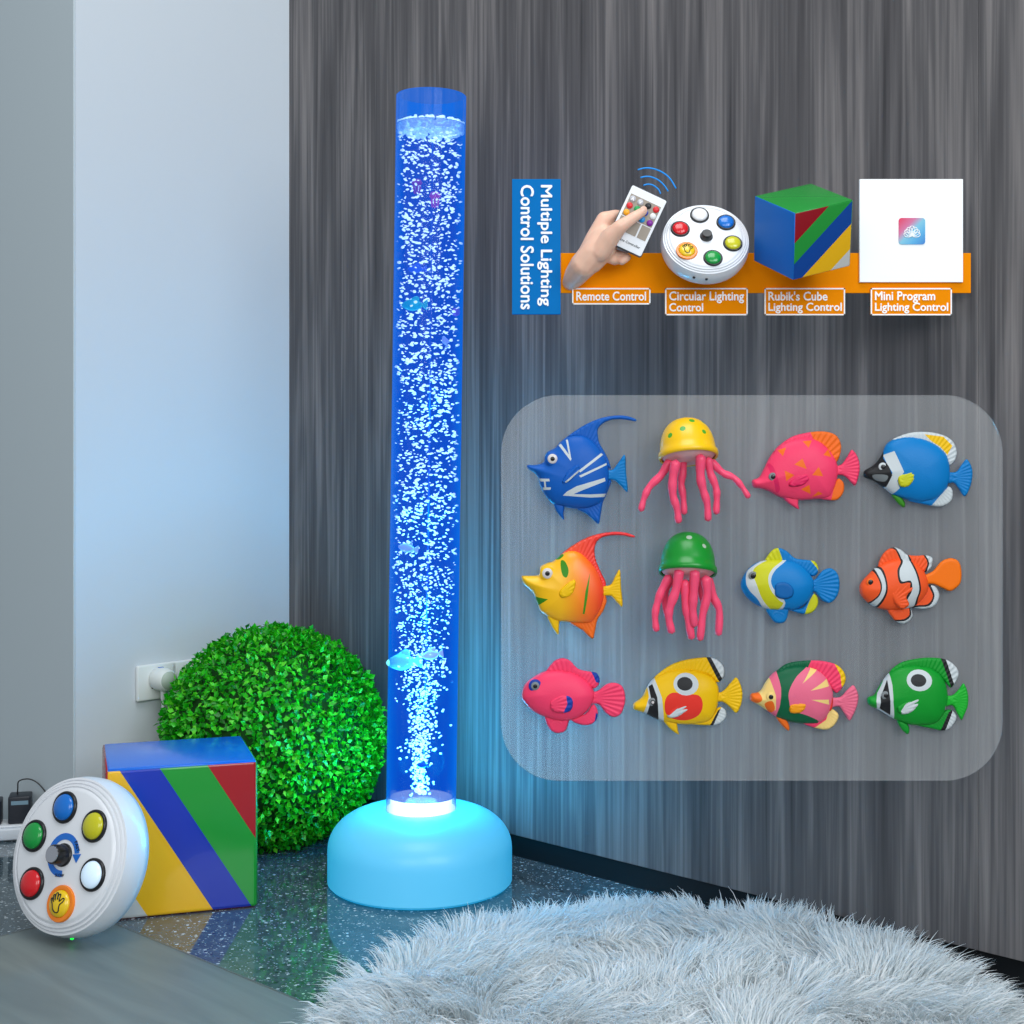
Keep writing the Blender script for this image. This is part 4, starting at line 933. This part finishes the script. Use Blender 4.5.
fish('toy_butterflyfish', 'yellow toy fish with black eye spot and red patch', zD,
  [(507,245),(512,230),(545,205),(565,165),(590,130),(640,100),(700,85),(770,90),(830,110),(865,150),(872,200),(860,260),(830,305),(760,320),(690,318),(630,305),(590,290),(550,270),(512,258)],
  [t_yel, t_white, t_blk, t_red], [([(640,205),(670,178),(720,185),(780,190),(797,230),(780,275),(730,298),(670,290),(640,262)],3,1),([(565,150),(597,124),(625,200),(637,308),(590,296),(548,278),(572,200)],1,0),([(572,158),(587,146),(606,200),(614,300),(562,285),(580,205)],2,0),(ell(727,144,53,46),1,0),(ell(722,142,33,28),2,0)],
  [('dorsal_fin', [(594,130),(640,85),(700,55),(770,40),(840,38),(880,60),(895,95),(885,130),(862,142),(825,112),(760,98),(680,102)], [t_yel, t_white, t_blk], [([(815,30),(840,30),(892,125),(880,145),(866,130)],2,0),([(833,30),(920,40),(910,140),(886,128)],1,0)], ((720,220),64), 1.7, 0),
   ('anal_fin', [(750,318),(830,295),(866,250),(895,255),(903,285),(880,315),(840,325)], [t_yel, t_white, t_blk], [([(866,262),(888,244),(850,335),(828,335)],2,0),([(880,250),(915,240),(905,335),(842,335)],1,0)], ((760,230),64), 1.7, 0),
   ('pelvic_fin', [(635,300),(665,340),(700,364),(698,345),(688,310)], [t_yel], [], None, 2.2, 0),
   ('tail_fin', [(838,190),(885,182),(920,145),(945,122),(965,155),(972,195),(965,240),(945,273),(915,245),(885,225),(838,225)], [t_yel], [], ((850,205),44), 1.7, 0),
   ('hinge_slot', [(840,190),(848,188),(848,230),(840,232)], [t_gry], [], None, 1.2, 5),
   ('pectoral_fin', [(650,270),(680,235),(720,225),(742,235),(735,255),(690,282),(655,285)], [t_white, t_red], [([(640,265),(682,228),(720,222),(690,245),(655,275)],1,0)], ((630,285),36), 2.2, 0)],
  ((587,220), [(18, t_gry), (10, t_blk), (6, t_eyew)]))
fish('toy_butterflyfish', 'pink and dark green toy fish with cream yellow face', zE,
  [(48,205),(55,190),(90,180),(115,140),(150,100),(210,75),(280,72),(345,95),(385,140),(402,200),(390,260),(350,310),(290,318),(220,310),(160,290),(120,262),(80,235),(52,220)],
  [t_peg, t_dgr, t_cream, t_org], [([(165,60),(300,55),(240,110),(205,170),(205,215),(220,255),(280,275),(335,305),(300,330),(230,320),(160,292),(168,230),(172,160)],1,1),([(40,205),(110,125),(128,120),(150,190),(152,255),(110,262)],2,0),([(105,230),(135,215),(148,250),(130,268)],3,1),([(40,185),(80,182),(95,210),(75,228),(44,218)],3,1),([(262,140),(305,75),(330,88)],2,0),([(295,170),(370,125),(378,155)],2,0),([(298,208),(375,210),(378,232)],2,0)],
  [('dorsal_fin', [(158,102),(200,65),(260,52),(340,50),(410,65),(445,95),(455,130),(440,165),(415,188),(392,165),(355,118),(300,85),(220,90)], [t_pink, t_dgr, t_yel], [([(140,110),(230,30),(315,35),(285,92),(200,110)],1,0),([(400,50),(475,60),(465,160),(436,160),(430,110)],2,0)], ((270,240),64), 1.7, 0),
   ('anal_fin', [(270,312),(340,295),(382,255),(410,263),(425,285),(410,320),(375,343),(320,335)], [t_pink, t_cream], [([(385,245),(440,255),(430,350),(340,350),(320,335),(370,300)],1,0)], ((300,230),64), 1.7, 0),
   ('pelvic_fin', [(158,285),(180,320),(210,348),(216,330),(198,295)], [t_org], [], None, 2.2, 0),
   ('tail_fin', [(378,210),(430,205),(460,175),(488,155),(508,195),(505,235),(490,275),(470,305),(445,270),(425,245),(378,250)], [t_peg], [], ((390,228),44), 1.7, 0),
   ('hinge_slot', [(378,208),(396,206),(392,254),(378,256)], [t_red], [], None, 1.2, 4),
   ('pectoral_fin', [(210,230),(240,222),(275,222),(275,245),(250,265),(210,262)], [toy('toy_fin_orange', (248, 158, 20))], [], ((180,245),36), 2.2, 0)],
  ((130,198), [(19, t_cream), (10, t_pupil)]))
fish('toy_butterflyfish', 'green toy fish with black eye spot, bottom right', zE,
  [(550,220),(555,205),(580,195),(600,160),(640,105),(690,75),(760,70),(830,85),(875,130),(892,190),(885,250),(850,310),(790,325),(730,322),(690,310),(650,290),(600,260),(560,240)],
  [t_grn, t_white, t_blk], [([(590,185),(640,92),(648,150),(650,220),(662,300),(590,262),(582,220)],1,0),([(600,200),(630,128),(634,175),(643,278),(598,250)],2,0),(ell(760,128,54,44),1,0),(ell(756,128,33,26),2,0)],
  [('dorsal_fin', [(645,100),(690,60),(760,42),(830,38),(890,48),(930,80),(938,115),(920,150),(902,165),(875,135),(835,98),(770,82),(700,88)], [t_grn, t_white, t_blk], [([(858,30),(882,30),(922,145),(905,165)],2,0),([(878,30),(960,50),(950,155),(918,152)],1,0)], ((760,220),64), 1.7, 0),
   ('anal_fin', [(760,322),(840,302),(882,260),(915,265),(930,295),(905,335),(870,347),(820,338)], [t_grn, t_white, t_blk], [([(895,268),(922,250),(882,355),(858,350)],2,0),([(914,256),(945,255),(940,350),(875,360)],1,0)], ((790,230),64), 1.7, 0),
   ('pelvic_fin', [(678,305),(695,340),(722,363),(730,340),(714,312)], [t_grn], [], None, 2.2, 0),
   ('tail_fin', [(868,200),(910,198),(940,170),(960,147),(978,190),(978,240),(965,275),(950,303),(930,270),(910,240),(868,248)], [toy('toy_bright_green', (30, 180, 50))], [], ((880,222),44), 1.7, 0),
   ('hinge_slot', [(872,198),(880,196),(880,250),(872,252)], [t_gry], [], None, 1.2, 4),
   ('pectoral_fin', [(665,240),(700,215),(740,200),(760,205),(755,235),(720,265),(680,268)], [t_grn, t_white], [([(680,255),(700,225),(760,195),(765,235),(720,272),(685,270)],1,0)], ((650,262),36), 2.2, 0)],
  ((620,193), [(18, t_gry), (9, t_pupil)]))
# jellyfish
def spot_mat(name, c, c2, spots):
    m, nt, p, out = nodes(name); N, K = nt.nodes.new, nt.links.new
    tc = N('ShaderNodeTexCoord'); acc = None
    for ctr_, r in spots:
        vm = N('ShaderNodeVectorMath'); vm.operation = 'DISTANCE'; K(tc.outputs['Object'], vm.inputs[0]); vm.inputs[1].default_value = ctr_
        lt = N('ShaderNodeMath'); lt.operation = 'LESS_THAN'; lt.inputs[1].default_value = r; K(vm.outputs['Value'], lt.inputs[0])
        if acc is None: acc = lt.outputs[0]
        else:
            mx = N('ShaderNodeMath'); mx.operation = 'MAXIMUM'; K(acc, mx.inputs[0]); K(lt.outputs[0], mx.inputs[1]); acc = mx.outputs[0]
    mx = N('ShaderNodeMixRGB'); mx.inputs[1].default_value = rgb(*c); mx.inputs[2].default_value = rgb(*c2); K(acc, mx.inputs[0]); K(mx.outputs[0], p.inputs['Base Color'])
    p.inputs['Roughness'].default_value = .3; return m
TENT = mat('toy_tentacle', (252, 84, 122), rough=.3, sss=.25, spec=.3); UND = toy('toy_pale_pink', (240, 190, 190))
def jelly(label, top, rimc, rx, tilt, c, c2, spots, tents):
    k = sb/3.7926
    cx, cy = zJ([rimc])[0]
    dep = rx*k+.0005
    kf = 1-dep*1.2/YB
    root = thing('toy_jellyfish', label, 'toy jellyfish', (bX(cx)*kf, YB-.0003, CH+(bZ(cy)-CH)*kf), GRP)
    dep += .004; TI = math.radians(-17)
    Rz = Matrix.Translation((0, -dep, 0)) @ Matrix.Rotation(math.radians(tilt), 4, 'Y') @ Matrix.Rotation(TI, 4, 'X')
    Hh = (rimc[1]-top[1])*k; r = rx*k
    pr = [(r*.90, -.08*Hh), (r*.97, -.10*Hh), (r, -.02*Hh), (r*.985, .07*Hh), (r*.93, .12*Hh)]
    for t in range(1, 13):
        a = t/12*math.pi/2; pr.append((r*.92*math.cos(a)**.8, .12*Hh+.88*Hh*math.sin(a)**.95))
    pr[-1] = (0.0001, Hh)
    sp_list = []
    for sx, sz, sr_ in spots:
        X, Zz = (sx-rimc[0])*k, -(sz-rimc[1])*k
        yy = -r*.5; Z1 = Zz
        for _ in range(6):
            Zz = (Z1+yy*.29)/.956; yy = -math.sqrt(max(0, (r*.92)**2*(1-min(1, max(0, Zz-.12*Hh)/(.88*Hh))**2.2)-X*X))
        sp_list.append(((X, yy, Zz), sr_*k))
    q = MB(); q.lathe(pr, 56); b = q.build('bell', spot_mat('bell_'+label[:6].strip(), c, c2, sp_list), root); b.matrix_local = Rz
    q = MB(); q.lathe([(0, -.19*Hh), (r*.5, -.18*Hh), (r*.78, -.11*Hh), (r*.91, -.03*Hh)], 48); q.build('underside', UND, root).matrix_local = Rz
    for pts, r0, r1, dy in tents:
        P = smooth_open([((x_-rimc[0])*k, 0, -(y_-rimc[1])*k) for x_, y_ in pts], 6); n = len(P)
        P = [Vector((p.x, -dep-dy*r*(1-.3*i/n)+0, p.z)) for i, p in enumerate(P)]
        q = MB(); q.tube(P, [(1.22*(r0+(r1-r0)*i/(n-1))+1.3*math.sin(i*.9))*k for i in range(n)], 10); q.build('tentacle', TENT, root)
jelly('toy jellyfish with yellow bell, green spots and spread pink tentacles', (752,145), (753,284), 111, -3, (250, 196, 8), (70, 165, 40),
  [(684,209,10),(730,187,11),(768,161,11),(808,202,9),(713,155,9),(812,170,9),(845,215,8)],
  [([(682,310),(650,360),(610,400),(590,440),(577,488)], 14, 9, .1), ([(700,310),(690,370),(690,430),(705,480),(712,530)], 15, 10, .55), ([(732,290),(735,340),(728,390),(735,440),(738,500)], 13, 10, -.1),
   ([(790,290),(790,360),(800,410),(815,460),(820,522)], 15, 10, .6), ([(822,300),(830,350),(850,400),(855,440),(853,498)], 13, 10, .3), ([(838,310),(880,350),(920,368),(950,400),(976,440)], 13, 8, 0)])
jelly('toy jellyfish with green bell, grey spots and hanging pink tentacles', (755,580), (751,722), 109, 3, (10, 140, 40), (170, 190, 170),
  [(745,600,11),(800,627,9)],
  [([(680,745),(655,790),(637,840),(628,890),(633,942)], 14, 10, .2), ([(712,720),(700,790),(680,850),(675,890),(686,945)], 15, 11, .6), ([(690,760),(672,800),(668,850),(690,930)], 12, 9, -.2), ([(735,760),(738,840),(748,900),(760,968)], 15, 11, .5),
   ([(768,722),(764,800),(762,860),(768,920)], 15, 11, .7), ([(810,745),(815,810),(800,880),(791,972)], 15, 11, .55), ([(825,755),(845,820),(866,870),(864,958)], 14, 11, .1), ([(790,745),(800,800),(812,850),(805,900)], 12, 9, -.1)])

# ---------------------------------------------------------------- tiny toys floating in the tube
def tiny(name, label, px, py, c, L_, yoff, kind='fish', ang_=0, em=.5):
    zc = at(px, py, LY+yoff)
    root = thing(name, label, 'toy fish' if kind == 'fish' else 'toy', zc, 'small toys floating in the tube', Matrix.Rotation(math.radians(ang_), 3, 'Y'))
    m = mat('tube_toy_'+str(px), c, rough=.3, emit=c, es=em)  # own glow added so the toys show up in the lit water
    if kind == 'fish':
        P = Puff([(-50,0),(-30,-18),(0,-26),(28,-16),(42,0),(28,16),(0,26),(-30,18)], 16, None, sp=4, back=1.0); P.build('body', m, root, 0, 0, L_/110)
        P = Puff([(36,0),(60,-22),(64,0),(60,22)], 3, 4, sp=4, back=1.0); P.build('tail_fin', m, root, 0, 0, L_/110)
        P = Puff([(-15,-20),(10,-38),(26,-32),(22,-12)], 3, 4, sp=4, back=1.0); P.build('dorsal_fin', m, root, 0, 0, L_/110)
    elif kind == 'jelly':
        q = MB(); q.lathe([(L_*.5, 0), (L_*.48, L_*.15), (L_*.35, L_*.4), (.0001, L_*.5)], 24); q.build('bell', m, root)
        for k in range(4):
            a = k*1.57; q = MB(); q.tube([(L_*.25*math.cos(a), L_*.25*math.sin(a), 0), (L_*.3*math.cos(a), L_*.3*math.sin(a), -L_*.4), (L_*.2*math.cos(a), L_*.25*math.sin(a), -L_*.9)], L_*.09, 8); q.build('tentacle', m, root)
    else:
        q = MB(); q.lathe([(L_*.5*math.sin(t*math.pi/12)+1e-5, -L_*.5*math.cos(t*math.pi/12)) for t in range(13)], 24); q.build('ball', m, root)
tiny('toy_jellyfish', 'tiny crimson jellyfish floating near the top of the tube', 417, 184, (150, 20, 110), .015, -.022, 'jelly')
tiny('toy_jellyfish', 'tiny magenta jellyfish just right of the crimson one in tube', 435, 197, (190, 40, 150), .016, -.026, 'jelly')
tiny('toy_fish', 'tiny pale blue fish in upper tube above the turquoise fish', 416, 269, (60, 110, 235), .026, -.028)
tiny('toy_fish', 'tiny turquoise fish halfway up the tube', 413, 305, (40, 215, 200), .036, -.030)
tiny('toy_ball', 'tiny purple ball at the right side of the tube', 456, 312, (120, 40, 170), .012, -.012, 'ball', em=.8)
tiny('toy_fish', 'tiny pale fish standing on its tail below the purple ball in tube', 445, 341, (150, 185, 250), .017, -.025, ang_=70, em=.8)
tiny('toy_fish', 'tiny white fish in the middle of the tube', 407, 548, (170, 205, 250), .028, -.028, ang_=10, em=.8)
tiny('toy_fish', 'pale cyan fish across the lower tube', 402, 662, (120, 235, 250), .050, -.012, ang_=-4, em=1.0)
tiny('toy_fish', 'white fish at right in the lower tube', 431, 655, (200, 225, 250), .030, -.026, ang_=-8, em=.9)
tiny('toy_fish', 'tiny blue fish in the bubble plume near the tube base', 422, 765, (40, 80, 220), .018, -.026, em=.3)

# ---------------------------------------------------------------- light
w = bpy.data.worlds.new('world'); sc.world = w; w.use_nodes = True
bg = w.node_tree.nodes['Background']; bg.inputs[0].default_value = (.80, .90, 1.0, 1); bg.inputs[1].default_value = .42
def area(name, loc, target, size, power, c=(1, 1, 1)):
    l = bpy.data.lights.new(name, 'AREA'); l.shape = 'RECTANGLE'; l.size, l.size_y = size; l.energy = power; l.color = c
    o = bpy.data.objects.new(name, l); col.objects.link(o); o.location = loc
    o.rotation_euler = (Vector(target)-Vector(loc)).to_track_quat('-Z', 'Y').to_euler(); return o
area('window_light', (1.3, -.9, 1.7), (-.4, 2.2, .7), (1.6, 1.4), 42, (.88, .95, 1.0))  # unseen soft key added at right front; no window is modelled
area('ceiling_light', (.0, .9, 2.6), (.0, 1.6, 0), (1.4, 1.2), 26, (.95, .98, 1.0))  # unseen soft light added overhead
area('front_lamp', (-.6, -1.6, 1.5), (.3, 1.8, .5), (1.6, 1.2), 22, (1.0, .98, .95))  # unseen frontal fill added behind the camera
def led_glow(z, e, c):  # point lights added up the tube to mimic its glow on the wall
    l = bpy.data.lights.new('tube_led', 'POINT'); l.energy = e; l.color = c; l.shadow_soft_size = .042
    o = bpy.data.objects.new('tube_led', l); col.objects.link(o); o.location = (LX+math.sin(TILT[1])*z, LY, z)
for z_, e_ in ((.155, 13), (.26, 4.5), (.38, 3.5), (.52, 2.5), (.68, 1.6)): led_glow(z_, e_, (.0, .46, .92))
vs_ = sc.view_settings; vs_.view_transform = 'Standard'; vs_.look = 'None'; vs_.gamma = 1; vs_.use_curve_mapping = False; vs_.exposure = 0.0
